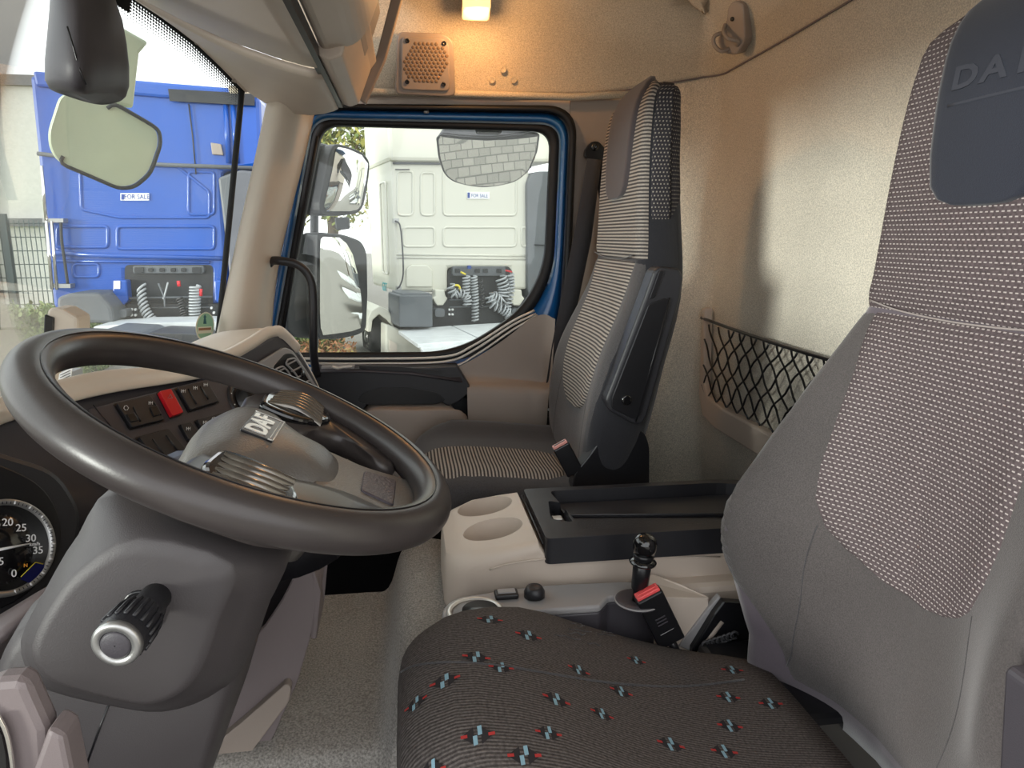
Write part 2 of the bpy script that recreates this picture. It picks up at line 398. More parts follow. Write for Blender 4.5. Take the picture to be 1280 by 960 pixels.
# mesh fence with posts and wires
t = thing('mesh_fence', 'green grey steel mesh fence with posts behind the hedge at far left', 'fence', (-6, 13, GZ))
for x in (-9.6, -6.45, -3.6):
    part('post', 'fence_green', t, lambda m: box(m, (x, 13, GZ+1.2), (.10, .07, 2.4)))
for k in range(106):
    x = -11.5+k*.075
    part('wire', 'fence_green', t, lambda m: tube(m, [(x, 13.05, GZ), (x, 13.05, GZ+2.3)], .009, 4))
for k in range(11):
    part('rail', 'fence_green', t, lambda m: tube(m, [(-11.5, 13.06, GZ+.05+k*.22), (-3.55, 13.06, GZ+.05+k*.22)], .008, 4))
t = thing('warehouse', 'pale grey flat roofed warehouse behind the mesh fence at far left', 'building', (-16, 25, GZ))
part('wall', 'wall_pale', t, lambda m: box(m, (-16, 25, GZ+2.9), (16, 8, 5.8)))
part('roof', 'deflector_grey', t, lambda m: box(m, (-16, 25, GZ+5.9), (16.3, 8.3, .25)))
part('door', 'tank_grey', t, lambda m: box(m, (-14.2, 20.97, GZ+1.5), (1.6, .08, 3)))
part('ledge', 'deflector_grey', t, lambda m: box(m, (-16, 20.9, GZ+2.4), (16, .3, .2)))
def tree(label, x, y, h, r, n, group=None):
    t = thing('tree', label, 'tree', (x, y, GZ), group)
    mb = MB(); tube(mb, [(x, y, GZ), (x+.1, y, GZ+h*.35), (x, y, GZ+h*.7)], [.22, .17, .08], 8)
    for k in range(6):
        a = k*1.1; tube(mb, [(x, y, GZ+h*.4), (x+math.cos(a)*r*.7, y+math.sin(a)*r*.7, GZ+h*.75)], [.09, .03], 6)
    mb.build('trunk', 'bark', t)
    cl = [(V((random.gauss(0, .45)*r, random.gauss(0, .45)*r, random.gauss(0, .22)*h)), random.uniform(.3, .6)*r) for _ in range(14)]
    def f():
        c, q = random.choice(cl); d = V((random.gauss(0, 1), random.gauss(0, 1), random.gauss(0, 1))).normalized()*q*random.uniform(.6, 1)
        return V((x, y, GZ+h*.72))+c+d
    mb = MB(); leaves(mb, n, f, .13); mb.build('crown', 'tree_leaf', t, kind='stuff')
tree('yellow green tree behind the white tractor, seen above the upper door mirror', -2.4, 24, 6.6, 2.3, 8000)
tree('tree behind the parked row, seen only as reflection in the lower door mirror', 26, 10.5, 9.5, 3.0, 7000)

# -------- tractor units: built in a frame on the rear wall of the cab --------
def helix(p0, p1, r, turns, sag=V((0, 0, 0)), n=10):
    p0, p1 = V(p0), V(p1); out = []; N = int(turns*n); d = (p1-p0); x, y = frame(d)
    for i in range(N+1):
        t = i/N; out.append(p0+d*t+sag*(4*t*(1-t))+(x*math.cos(t*turns*2*PI)+y*math.sin(t*turns*2*PI))*r)
    return out
class Truck:
    def __init__(s, label, O, yaw, color, group=None):
        s.O = V(O); s.r = V((math.cos(yaw), math.sin(yaw), 0)); s.n = V((-math.sin(yaw), math.cos(yaw), 0)); s.c = color  # r: to the right in the photo, n: away
        s.t = thing('tractor_unit', label, 'truck', (O[0], O[1], GZ), group)
    def p(s, u, v, d=0):  # pixel on the plane d in front (+) of the rear wall
        return on_plane(u, v, s.O-s.n*d, s.n)
    def pris(s, name, mt, px, d0, d1, rad=0, bevel=0, taper=1.0, **k):
        q = rnd([V((u, v, 0)) for u, v in px], rad, 4) if rad else [V((u, v, 0)) for u, v in px]
        lp = [s.p(a.x, a.y, d1) for a in q]
        return part(name, mt, s.t, lambda m: prism(m, lp, s.n*(d1-d0), taper=taper), bevel=bevel, **k)
    def line(s, name, mt, px, d, r, smooth=False, **k):
        pts = [s.p(u, v, d) for u, v in px]
        if smooth: pts = cr(pts, 4)
        return part(name, mt, s.t, lambda m: tube(m, pts, r, 6), **k)
    def frame_(s, name, px, d, r, mt=None):
        q = rnd([V((u, v, 0)) for u, v in px], 5, 3)
        return part(name, mt or s.c, s.t, lambda m: tube(m, [s.p(a.x, a.y, d) for a in q], r, 6, closed=True))
R4 = lambda a, b, c, d: [(a, b), (c, b), (c, d), (a, d)]
# ---- blue tractor ----
T = Truck('bright blue tractor unit seen from behind through the windscreen', (-3.4, 9.0, 0), 0, 'truck_blue')
cab = T.pris('cab', 'truck_blue', [(36, 93), (120, 99), (210, 107), (300, 112), (325, 122), (328, 208), (277, 215), (284, 330), (288, 383), (262, 383), (262, 340), (157, 340), (158, 408), (66, 385)], -2.1, 0, bevel=.05)
T.pris('roof_fairing', 'truck_blue', [(40, 88), (208, 103), (322, 112), (318, 128), (205, 122), (44, 108)], -1.6, .05, bevel=.03)
T.pris('dark_trim', 'chassis_black', [(210, 111), (318, 117), (318, 132), (212, 126)], .05, .07)
T.line('rail', 'deflector_grey', [(47, 192), (110, 199), (205, 206), (316, 210)], .06, .025)
T.line('roof_rib', 'truck_blue', [(282, 130), (286, 204)], .02, .03)
T.line('roof_rib', 'truck_blue', [(291, 130), (296, 204)], .02, .03)
T.line('antenna_cable', 'chassis_black', [(236, 130), (241, 172), (245, 218)], .03, .008)
T.frame_('panel_rib', R4(236, 215, 268, 268), .0, .02)
T.frame_('panel_rib', R4(72, 283, 135, 309), .0, .022)
T.frame_('panel_rib', R4(147, 283, 268, 311), .0, .022)
T.frame_('panel_rib', R4(92, 330, 124, 346), .0, .02)
T.frame_('panel_rib', [(100, 205), (222, 208), (262, 240), (262, 272), (150, 272), (102, 262)], .0, .02)
T.line('body_fold', 'truck_blue', [(60, 316), (140, 320), (282, 323)], .02, .03)
T.line('body_fold', 'truck_blue', [(62, 326), (150, 327), (262, 328)], .01, .02)
T.pris('vent_cover', 'taupe_plastic', [(263, 178), (276, 180), (279, 194), (265, 193)], 0, .04, bevel=.008)
T.pris('side_deflector', 'deflector_grey', [(272, 222), (300, 212), (318, 214), (330, 250), (326, 400), (290, 396), (284, 320)], -.9, .12, 4, bevel=.05)
for a, c, d in ((52, 207, 276), (58, 276, 362), (64, 276, 362)):
    T.line('air_pipe', 'chrome', [(a, c), (a+(d-c)*.085, d)], .12, .018)
T.line('grab_handle', 'chassis_black', [(76, 276), (77, 300), (82, 335), (85, 358)], .1, .016, True)
T.pris('bracket', 'steel', R4(53, 273, 79, 278), 0, .12); T.pris('bracket', 'steel', R4(62, 355, 88, 360), 0, .12)
# equipment bay
T.pris('equipment_bay', 'chassis_black', R4(156, 331, 266, 408), -.6, .005, 6)
T.pris('valve_plate', 'tank_grey', R4(166, 332, 255, 342), .0, .06, 3, bevel=.01)
for u in (188, 202, 216, 229): T.pris('socket', 'chassis_black', R4(u-3, 335, u+3, 340), .06, .08, 2)
for u in (168, 240): T.pris('socket', 'chassis_black', R4(u, 334, u+11, 341), .06, .08, 2)
T.line('crossbar', 'deflector_grey', [(158, 373), (208, 372), (266, 371)], .1, .014)
T.line('crossbar', 'deflector_grey', [(190, 385), (262, 384)], .1, .01)
for u in (178,): part('coiled_hose', 'coil_grey', T.t, lambda m: tube(m, helix(T.p(177, 357, .2), T.p(222, 410, .25), .05, 17, sag=V((-.12, 0, -.12))), .014, 5))
part('coiled_hose', 'coil_grey', T.t, lambda m: tube(m, helix(T.p(244, 357, .2), T.p(243, 398, .2), .055, 11), .014, 5))
part('coiled_hose', 'dark_steel', T.t, lambda m: tube(m, helix(T.p(224, 372, .2), T.p(234, 408, .25), .03, 12), .012, 5))
T.line('cable', 'deflector_grey', [(198, 354), (205, 372), (206, 384)], .2, .01, True); T.line('cable', 'coil_grey', [(210, 353), (206, 368), (204, 374)], .2, .01, True)
T.line('red_plug', 'red_switch', [(223, 351), (224, 358)], .22, .02); T.line('red_plug', 'red_switch', [(251, 361), (251, 370)], .22, .02)
T.pris('cab_mount', 'truck_blue', [(141, 350), (158, 350), (160, 376), (154, 382), (145, 382), (140, 374)], 0, .15, bevel=.02)
T.pris('cab_mount', 'truck_blue', [(267, 350), (280, 350), (281, 376), (275, 380), (268, 376)], 0, .15, bevel=.02)
T.pris('number_plate', 'sticker_white', R4(142, 351, 150, 361), .15, .16)
T.pris('axle_cover', 'tank_grey', [(70, 372), (88, 366), (124, 366), (140, 385), (142, 404), (72, 404)], -.2, .5, 6, bevel=.05)
T.pris('air_bellow', 'deflector_grey', R4(143, 387, 158, 397), 0, .3, 3); T.pris('chassis', 'chassis_black', R4(128, 380, 285, 416), -.8, .1)
for u, v in ((164, 387), (169, 387), (164, 394), (169, 394), (264, 385), (267, 391)): T.pris('bolt_cap', 'sticker_white', R4(u-1.3, v-1.5, u+1.3, v+1.5), .1, .13, 1)
T.pris('chassis_plate', 'alu_plate', [(118, 408), (164, 405), (164, 420), (110, 420)], .3, .9); T.pris('chassis_plate', 'alu_plate', [(165, 404), (290, 402), (296, 420), (165, 420)], .3, .9)
T.pris('fifth_wheel', 'dark_steel', [(150, 424), (190, 416), (246, 418), (258, 434), (150, 434)], .9, 1.5, 3, bevel=.03)
T.pris('mudguard', 'tank_grey', [(100, 421), (150, 423), (200, 447), (90, 447)], .9, 2.0, 3, bevel=.05)
T.pris('side_skirt', 'truck_white', [(60, 396), (68, 396), (74, 440), (66, 440)], -.5, .3)
T.pris('for_sale_plate', 'sticker_white', R4(150.5, 241.5, 186, 250.5), .0, .02); T.pris('for_sale_flag', 'sticker_blue', R4(151.5, 242.5, 155, 249.5), .02, .025)
text('FOR SALE', .075, T.p(171, 246.2, .025), T.r, (0, 0, 1), 'sticker_blue', T.t, sx=.85)
BLUE = T.t
# ---- white tractor ----
T = Truck('cream white tractor unit seen from behind through the side window', at(494, 300, Y=12.6), math.radians(14), 'truck_white')
T.pris('cab', 'truck_white', [(482, 60), (672, 60), (662, 208), (659, 362), (637, 362), (637, 335), (560, 335), (560, 365), (497, 365), (488, 202)], -2.1, 0, bevel=.05)
T.pris('roof_fairing', 'truck_white', [(481, 60), (700, 60), (694, 203), (487, 201)], -1.9, .12, bevel=.06)
T.line('gutter', 'deflector_grey', [(491, 204), (590, 205), (664, 209)], .03, .018)
for px in (R4(497, 214, 516, 269), R4(526, 216, 543, 269), R4(554, 212, 645, 269), R4(504, 284, 543, 308), R4(554, 284, 645, 308), R4(652, 284, 658, 308)):
    T.frame_('panel_rib', px, .0, .022)
for v in (318, 322): T.line('body_fold', 'truck_white', [(496, v), (600, v+1), (657, v+2)], .0, .02)
T.pris('recess_panel', 'truck_white', [(508, 359), (508, 336), (514, 331), (534, 331), (541, 338), (541, 359)], 0, .04, 2, bevel=.02)
T.line('roof_handle', 'dark_steel', [(494, 212), (512, 212)], .08, .012)
T.line('grab_handle', 'dark_steel', [(494, 276), (500, 282), (503, 310), (504, 342), (500, 357), (496, 361)], .12, .014, True)
T.pris('handle_foot', 'steel', R4(492, 273, 499, 279), 0, .1); T.pris('handle_foot', 'steel', R4(496, 358, 502, 363), 0, .1)
T.pris('side_deflector', 'deflector_grey', [(659, 230), (664, 217), (672, 214), (697, 214), (697, 410), (668, 400), (660, 362)], -.9, .1, 4, bevel=.05)
T.line('deflector_seam', 'chassis_black', [(668, 306), (696, 307)], .12, .012)
T.pris('equipment_bay', 'chassis_black', [(560, 412), (560, 340), (566, 333), (636, 333), (641, 340), (641, 412)], -.6, .01, 3)
T.pris('valve_plate', 'tank_grey', R4(566, 333, 632, 345), .0, .1, 3, bevel=.01)
for u in (572, 597, 607, 624): T.pris('socket', 'chassis_black', R4(u-3, 336, u+3, 341), .1, .12, 1)
def hose(pts, r, turns, th=.016, mt='coil_grey'):
    P = cr([T.p(u, v, .3) for u, v in pts], 12); L = len(P); out = []; N = int(turns*9); 
    for i in range(N+1):
        t = i/N*(L-1); k = min(int(t), L-2); c = P[k].lerp(P[k+1], t-k); a = i/9*2*PI; d = (P[min(k+1, L-1)]-P[k]).normalized(); x, y = frame(d)
        out.append(c+(x*math.cos(a)+y*math.sin(a))*r)
    part('coiled_hose', mt, T.t, lambda m: tube(m, out, th, 5))
hose([(563, 356), (567, 368), (575, 366), (584, 372), (584, 382)], .07, 11); hose([(583, 345), (583, 372)], .06, 7); hose([(592, 345), (594, 372), (594, 402)], .055, 15)
hose([(626, 346), (630, 362), (626, 375), (614, 370)], .10, 11); hose([(638, 342), (639, 362), (634, 385), (636, 398)], .06, 15); hose([(612, 368), (616, 380), (628, 386), (636, 392)], .09, 8); hose([(601, 350), (603, 372), (602, 386)], .03, 9, .012, 'dark_steel')
T.line('yellow_hose', 'yellow_hose', [(566, 357), (573, 357), (576, 364)], .32, .02, True); T.line('yellow_hose', 'yellow_hose', [(576, 340), (582, 343)], .32, .018)
T.line('red_plug', 'red_switch', [(632, 338), (640, 340)], .3, .018); T.pris('blue_plug', 'sticker_blue', R4(585, 332, 589, 336), .2, .26)
for v in (374, 383): T.line('crossbar', 'deflector_grey', [(562, v+1), (600, v), (640, v)], .15, .016)
for u in (547, 643):
    T.pris('cab_mount', 'truck_white', [(u-3, 362), (u+9, 362), (u+10, 370), (u+13, 373), (u+7, 382), (u-1, 382), (u-6, 373), (u-3, 370)], 0, .2, bevel=.02)
    T.pris('air_bellow', 'deflector_grey', R4(u-3, 386, u+9, 396), 0, .3, 3)
for u, v in ((562, 387), (566, 387), (562, 393), (566, 393)): T.pris('bolt_cap', 'sticker_white', R4(u-1.2, v-1.3, u+1.2, v+1.3), .1, .13, .8)
T.pris('chassis', 'chassis_black', R4(500, 372, 700, 412), -.8, .1)
T.pris('battery_box', 'tank_grey', R4(499, 369, 541, 409), .1, .9, 2, bevel=.03); T.pris('box_lid', 'deflector_grey', R4(502, 366, 538, 371), .1, .8, bevel=.02)
# deck plates run towards us, over the chassis
def deck(name, mt, pts, th=.06):
    part(name, mt, T.t, lambda m: prism(m, [at(u, v, Z=GZ+h) for u, v, h in pts], (0, 0, -th)), bevel=.01)
deck('deck_plate', 'alu_plate', [(498, 413, .55), (564, 407, .55), (600, 424, .55), (522, 430, .55)]); deck('deck_plate', 'alu_plate', [(566, 407, .55), (650, 402, .55), (690, 418, .55), (603, 424, .55)])
deck('deck_plate', 'alu_plate', [(524, 431, .5), (690, 420, .5), (720, 470, .5), (545, 470, .5)])
T.line('deck_hose', 'chassis_black', [(528, 436), (545, 429), (575, 426), (600, 425)], 1.6, .015, True)
T.pris('side_skirt', 'truck_white', [(482, 405), (500, 412), (548, 446), (548, 470), (482, 470)], .2, .6, bevel=.03); T.pris('skirt_recess', 'beige_light', [(487, 425), (496, 430), (496, 446), (487, 446)], .6, .62)
T.pris('wheel_arch', 'truck_white', [(459, 400), (464, 388), (474, 382), (486, 388), (492, 402), (492, 410), (484, 400), (474, 393), (466, 400), (464, 415), (459, 415)], -1.9, .3, bevel=.02)
wc = T.p(470, 420, -.9)
part('tyre', 'tyre', T.t, lambda m: lathe(m, [(.30, -.17), (.46, -.17), (.5, -.13), (.5, .13), (.46, .17), (.30, .17)], wc, T.r, 28)); part('wheel_rim', 'steel', T.t, lambda m: lathe(m, [(.30, -.15), (.27, -.10), (.12, -.12), (.10, -.20), (0.001, -.21)], wc, T.r, 20))
for k in range(10):
    a = k*.628; part('wheel_nut', 'chrome', T.t, lambda m: lathe(m, [(.02, 0), (.02, .04), (.001, .045)], wc-T.r*.13+T.n*math.cos(a)*.19+V((0, 0, 1))*math.sin(a)*.19, -T.r, 6))
sidev = -T.r
def side_pt(dn, z): return T.p(490, 300, 0)*1+T.n*dn+V((0, 0, z-T.p(490, 300, 0).z))-T.r*.02
part('side_door_rib', 'truck_white', T.t, lambda m: tube(m, rnd([side_pt(.25, .35), side_pt(.7, .35), side_pt(.7, 1.9), side_pt(.25, 1.9)], .08), .02, 5, closed=True))
text('GST', .22, side_pt(.62, .1), -T.n, (0, 0, 1), 'sticker_teal', T.t, ext=.004)
T.pris('for_sale_plate', 'sticker_white', R4(584, 240, 612, 248.5), .0, .02); T.pris('for_sale_flag', 'sticker_blue', R4(584.5, 240.5, 587.5, 247.5), .02, .025)
text('FOR SALE', .085, T.p(599.5, 244.8, .025), T.r, (0, 0, 1), 'sticker_blue', T.t, sx=.85)
WHITE = T.t
part('side_mirror', 'chassis_black', WHITE, lambda m: prism(m, loop_at([(418, 272), (436, 271), (437, 286), (420, 288)], 14.2, 3), (0, .2, 0)), bevel=.02)
# row of parked tractors behind us, which only the mirrors show
for k, (x, y, lb) in enumerate(((6.5, 9.5, 'first white tractor of the parked row reflected in the door mirrors'), (11.0, 9.6, 'second white tractor of the parked row reflected in the door mirrors'), (15.5, 9.7, 'third white tractor of the parked row reflected in the door mirrors'))):
    c = copy_tree(WHITE); c.location = (x, y, GZ); c.rotation_euler = (0, 0, -.25); c['label'] = lb; c['group'] = 'parked tractors seen in the mirrors'
# =====================================================================
# CAB SHELL
# =====================================================================
ZC = 1.63
def arc(cx, cy, r, a0, a1, n): return [(cx+r*math.cos(a0+(a1-a0)*i/n), cy+r*math.sin(a0+(a1-a0)*i/n)) for i in range(n+1)]
# plan of the shell: along the far side, round the rear corner, along the back towards the driver's door
plan = [(x, 1.97) for x in (-.29, -.2, -.1, 0, .25, .5, .66, .77)]+arc(.77, 1.90, .07, PI/2, 0, 7)[1:]+[(.84, y) for y in (1.6, 1.3, 1.0, .7, .4, .1, -.12)]
nrm = []
for i, (x, y) in enumerate(plan):
    a = plan[max(i-1, 0)]; b = plan[min(i+1, len(plan)-1)]; d = V((b[0]-a[0], b[1]-a[1], 0)).normalized(); nrm.append(V((-d.y, d.x, 0))*-1)
def seam_z(x, y): return 1.355+.062*max(0, min(1, (x-.45)/.35))+.02*max(0, min(1, (1.77-y)/.5))*(x > .7)
prof = [(0, 0), (.008, .05), (.03, .115), (.075, .175), (.15, .215), (.27, .24)]
rows = []
for h in cr([V((d, u, 0)) for d, u in prof], 4):
    rows.append([V((x, y, 0))+nrm[i]*h.x+V((0, 0, seam_z(x, y)+h.y*(ZC+.01-seam_z(x, y))/.25)) for i, (x, y) in enumerate(plan)])
rows.append([V((.0 if x > .3 else x, .9, ZC+.012)) for x, y in plan])
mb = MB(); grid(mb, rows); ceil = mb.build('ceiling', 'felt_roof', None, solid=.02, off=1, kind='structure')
part('roof_outer', 'door_blue', None, lambda m: box(m, (.1, .93, 1.72), (1.6, 2.2, .05)), bevel=.02, kind='structure')
# rear wall
wl = [(x, y, n) for (x, y), n in zip(plan, nrm) if x >= .5]
rows = []
for k in range(2):
    rows.append([V((x, y, (0.02, seam_z(x, y))[k])) for x, y, n in wl if x > .64])
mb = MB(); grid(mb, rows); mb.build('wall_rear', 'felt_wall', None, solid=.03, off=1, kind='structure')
part('trim_1', 'grey_taupe', None, lambda m: tube(m, [V((x, y, seam_z(x, y)))+n*.002 for x, y, n in wl], .0022, 6), kind='structure', label='dark seam where the headliner meets the rear wall')
# far side wall: pillar behind the door, and low sill
part('wall_right', 'taupe_plastic', None, lambda m: box(m, (.645, 1.990, .70), (.41, .03, 1.31)), kind='structure')
part('wall_right', 'beige_plastic', None, lambda m: box(m, (.285, 1.995, 1.375), (1.16, .03, .15)), kind='structure')
part('trim_2', 'felt_roof', None, lambda m: tube(m, [(-.42, 1.955, 1.352), (0, 1.955, 1.356), (.44, 1.955, 1.356), (.66, 1.955, 1.372)], .009, 8), kind='structure', label='rolled lower edge of the headliner over the door')
part('floor', 'charcoal', None, lambda m: box(m, (-.05, .95, -.03), (1.7, 2.1, .06)), kind='structure')
# bulkhead below the windscreen
part('wall_front', 'charcoal', None, lambda m: box(m, (-.85, .95, .32), (.04, 2.0, .70)), kind='structure')

# engine tunnel carpet
xs = [-.80, -.45, -.2, -.10, -.055, -.02, .05, .16, .8]
zt = [.305, .305, .305, .305, .312, .392, .400, .34, .34]
rows = []
for x, z in zip(xs, zt):
    rows.append([V((x, .86, 0)), V((x, .865, z-.08)), V((x, .89, z-.02)), V((x, .93, z)), V((x, 1.1, z+.004)), V((x, 1.32+max(-.02, x-.05)*.1, z)), V((x, 1.35+max(-.02, x-.05)*.1, z-.03)), V((x, 1.36+max(-.02, x-.05)*.1, 0))])
part('carpet', 'carpet', None, lambda m: grid(m, surf(rows, 5, 5)), kind='structure', label='grey beige speckled carpet over the engine tunnel between the seats')

# rear wall storage net
t = thing('storage_net', 'black diamond net pocket in beige plastic frame on the rear wall', 'net pocket', (.82, 1.35, .48))
XN = .825
fr = [(1.915, .805), (1.895, .805), (1.878, .60), (1.845, .565), (1.76, .555), (.75, .555), (.75, .488), (1.79, .488), (1.875, .505), (1.908, .56)]
part('frame', 'beige_plastic', t, lambda m: prism(m, [(XN+.01, y, z) for y, z in fr], (-.025, 0, 0)), bevel=.006)
def ztop(y): return .774-.012*math.sin((y-.8)/1.09*PI)
part('top_cord', 'satin_black', t, lambda m: tube(m, [(XN-.012, .8+k*.07, ztop(.8+k*.07)) for k in range(17)], .0042, 6))
for s in (1, -1):
    for k in range(-4, 19):
        y0 = .80+k*.062; pts = []
        for j in range(15):
            f = j/14; z = .562+(ztop(1.3)-.562)*f; y = y0+s*f*.20+(0 if s > 0 else .0)
            y += .006*math.sin(f*PI*5)*s
            if .79 < y < 1.89: pts.append((XN-.010-.004*math.sin(f*PI)-(.002 if s > 0 else 0), y, min(z, ztop(y))))
        if len(pts) > 2: part('net_cord', 'satin_black', t, lambda m: tube(m, pts, .0026, 5))
# coat hook
o = at(918, 38, X=.795); t = thing('coat_hook', 'beige plastic coat hook on the headliner above the rear wall corner', 'hook', o)
n = (V((-.80, -.45, -.25))).normalized(); up = (V((0, 0, 1))-n*n.z).normalized(); r = up.cross(n)*-1
def hk(u, v, d=0): return on_plane(u, v, o, n)+n*d
part('backplate', 'taupe_plastic', t, lambda m: prism(m, rnd([hk(*q, -.02) for q in ((921, 0), (934, 4), (936, 50), (925, 68), (907, 66), (900, 50), (912, 28), (914, 8))], .012), n*.034), bevel=.004)
part('screw', 'satin_black', t, lambda m: lathe(m, [(.005, 0), (.005, .003), (.001, .003)], hk(920, 23, .013), n, 12))
part('hook_loop', 'taupe_plastic', t, lambda m: tube(m, cr([hk(911, 30, .014), hk(914, 38, .03), hk(921, 46, .034), hk(928, 50, .02), hk(926, 56, .013)], 5), .0048, 8))
part('hook_loop', 'taupe_plastic', t, lambda m: tube(m, cr([hk(912, 39, .012), hk(903, 43, .03), hk(903, 54, .032), hk(911, 62, .03), hk(915, 60, .012)], 5), .0048, 8))

# ---------------- passenger door ----------------
D = thing('door_1', 'blue framed passenger door with large side window and dark armrest', 'door', (0, 1.97, 0)); del D['category']; D['kind'] = 'structure'
rr = [24, 26, 40, 60, 60, 14]
def L_(px, Y, g=0): return loop_at(px, Y, [r_+g for r_ in rr], 8)
g0 = [(403, 156), (689, 163), (681, 335), (650, 390), (572, 441), (348, 444)]
g1 = [(393, 149), (700, 156), (692, 340), (662, 398), (578, 449), (338, 452)]
g2 = [(378, 137), (712, 142), (703, 350), (694, 440), (600, 480), (322, 470)]
g3 = [(370, 129), (722, 132), (713, 352), (705, 470), (610, 500), (310, 480)]
part('window_seal', 'rubber_seal', D, lambda m: (ringmesh(m, L_(g0, 1.992), L_([(a-2, b-2) if a < 500 else (a+2, b) for a, b in g0], 1.976)), ringmesh(m, L_([(a-2, b-2) if a < 500 else (a+2, b) for a, b in g0], 1.976), L_(g1, 1.974))), solid=.004)
gm = [((a[0]+b_[0])/2, (a[1]+b_[1])/2) for a, b_ in zip(g1, g2)]
part('door_frame', 'door_blue', D, lambda m: (ringmesh(m, L_(g1, 1.976), L_(gm, 1.958, 5)), ringmesh(m, L_(gm, 1.958, 5), L_(g2, 1.968, 10))), solid=.006)
part('door_seal', 'rubber_seal', D, lambda m: (ringmesh(m, L_(g2, 1.970, 10), L_([((a[0]+b_[0])/2, (a[1]+b_[1])/2) for a, b_ in zip(g2, g3)], 1.945, 12)), ringmesh(m, L_([((a[0]+b_[0])/2, (a[1]+b_[1])/2) for a, b_ in zip(g2, g3)], 1.945, 12), L_(g3, 1.962, 14))), solid=.004)
part('inner_bead', 'rubber_seal', D, lambda m: tube(m, [at(u, v, Y=1.955) for u, v in ((352, 430), (366, 340), (386, 230), (397, 170))], .004, 6))
part('window_glass', 'door_glass', D, lambda m: prism(m, L_([(a+(-3 if a < 500 else 3), b+(-3 if b < 300 else 3)) for a, b in g0], 1.998), (0, .004, 0)))
part('lower_panel', 'satin_black', D, lambda m: box(m, (-.05, 1.955, .20), (1.1, .03, .50)), bevel=.01)  # black colour stands in for the darkness of the footwell
part('door_skin', 'door_blue', D, lambda m: box(m, (-.05, 2.02, .28), (1.15, .03, .72)))
part('door_latch', 'steel', D, lambda m: tube(m, [at(530, 140, Y=1.956), at(536, 140, Y=1.956)], .004, 8))
for px in ([(352, 448), (470, 448.5), (556, 446), (590, 433), (640, 402), (668, 388)], [(352, 454), (470, 454.5), (556, 452), (592, 438), (640, 407), (670, 392)], [(352, 460), (470, 461), (560, 459), (596, 443), (640, 413), (672, 394)]):
    part('sill_strip', 'strip_light', D, lambda m: tube(m, cr([at(u, v, Y=1.946) for u, v in px], 6), .0034, 8))
part('sill', 'rubber_seal', D, lambda m: prism(m, [at(u, v, Y=1.982) for u, v in ((330, 447), (556, 446), (592, 438), (668, 391), (690, 392), (700, 405), (700, 640), (330, 640))], (0, -.012, 0)), bevel=.002)
# upper rear panel with its swage and ledge
top = [(560, 464), (580, 455), (600, 444), (622, 430), (645, 413), (662, 399), (680, 393), (694, 399)]
mid = [(574, 470), (588, 468), (604, 467), (622, 467), (645, 468), (664, 469), (680, 470), (690, 468)]
low = [(585, 477), (598, 477), (612, 477), (628, 477), (646, 478), (664, 479), (679, 480), (688, 480)]
lo2 = [(584, 492), (598, 492), (612, 492), (628, 492), (646, 493), (664, 494), (678, 494), (686, 494)]
lo3 = [(586, 560), (598, 560), (612, 560), (628, 560), (646, 560), (664, 560), (676, 560), (682, 560)]
bot = [(586, 640), (598, 640), (612, 640), (628, 640), (646, 640), (664, 640), (676, 640), (682, 640)]
def rowY(r, Ys): return [at(u, v, Y=y) for (u, v), y in zip(r, Ys)]
ctrl = [rowY(top, [1.940]*6+[1.935, 1.93]), rowY(mid, [1.936]*6+[1.932, 1.912]), rowY(low, [1.925]*6+[1.92, 1.90]), rowY(lo2, [1.90]*6+[1.89, 1.88]), rowY(lo3, [1.90]*8), rowY(bot, [1.91]*8)]
part('rear_door_card', 'taupe_plastic', D, lambda m: grid(m, surf(ctrl, 5, 4)))
# armrest module in black
arm = [(392, 458), (470, 456), (530, 455), (571, 453), (577, 463), (587, 478), (584, 488), (572, 498), (560, 503), (548, 496), (520, 488), (490, 487), (462, 496), (452, 512), (440, 530), (392, 530)]
part('armrest', 'black_plastic', D, lambda m: prism(m, loop_at(arm, 1.955, 3, 3), (0, -.05, 0), taper=.985), bevel=.006, seg=3)
tp = [(398, 455.5), (440, 454), (500, 454.5), (572, 453)]; tq = [(398, 464), (440, 464), (480, 465), (540, 470), (584, 477)]
part('armrest_top', 'charcoal', D, lambda m: grid(m, [[at(*q, Y=1.944) for q in ((398, 456), (455, 455), (510, 455), (570, 454))], [at(*q, Y=1.893) for q in ((398, 464), (455, 464), (512, 467), (578, 477))]]), solid=.004)
part('grab_slot', 'satin_black', D, lambda m: prism(m, rnd([at(*q, Y=1.925) for q in ((450, 457), (500, 458), (548, 463), (552, 467), (500, 463), (450, 460))], .003, 2), (0, -.027, 0.004)))
part('handle_plate', 'grey_plastic', D, lambda m: prism(m, [at(*q, Y=1.942) for q in ((403, 455.5), (444, 455), (444, 461), (403, 461.5))], (0, -.03, 0)), bevel=.002)
part('door_handle', 'strip_light', D, lambda m: tube(m, cr([at(*q, Y=1.895) for q in ((415, 458), (422, 460.5), (430, 459), (440, 458.5))], 4), .0035, 8), label='grey door opening lever')
part('pocket', 'satin_black', D, lambda m: prism(m, rnd(loop_at([(446, 500), (455, 490), (478, 484), (510, 484), (545, 490), (558, 500), (545, 505), (460, 506)], 1.906, 0), .01, 3), (0, -.003, 0)), bevel=.001)
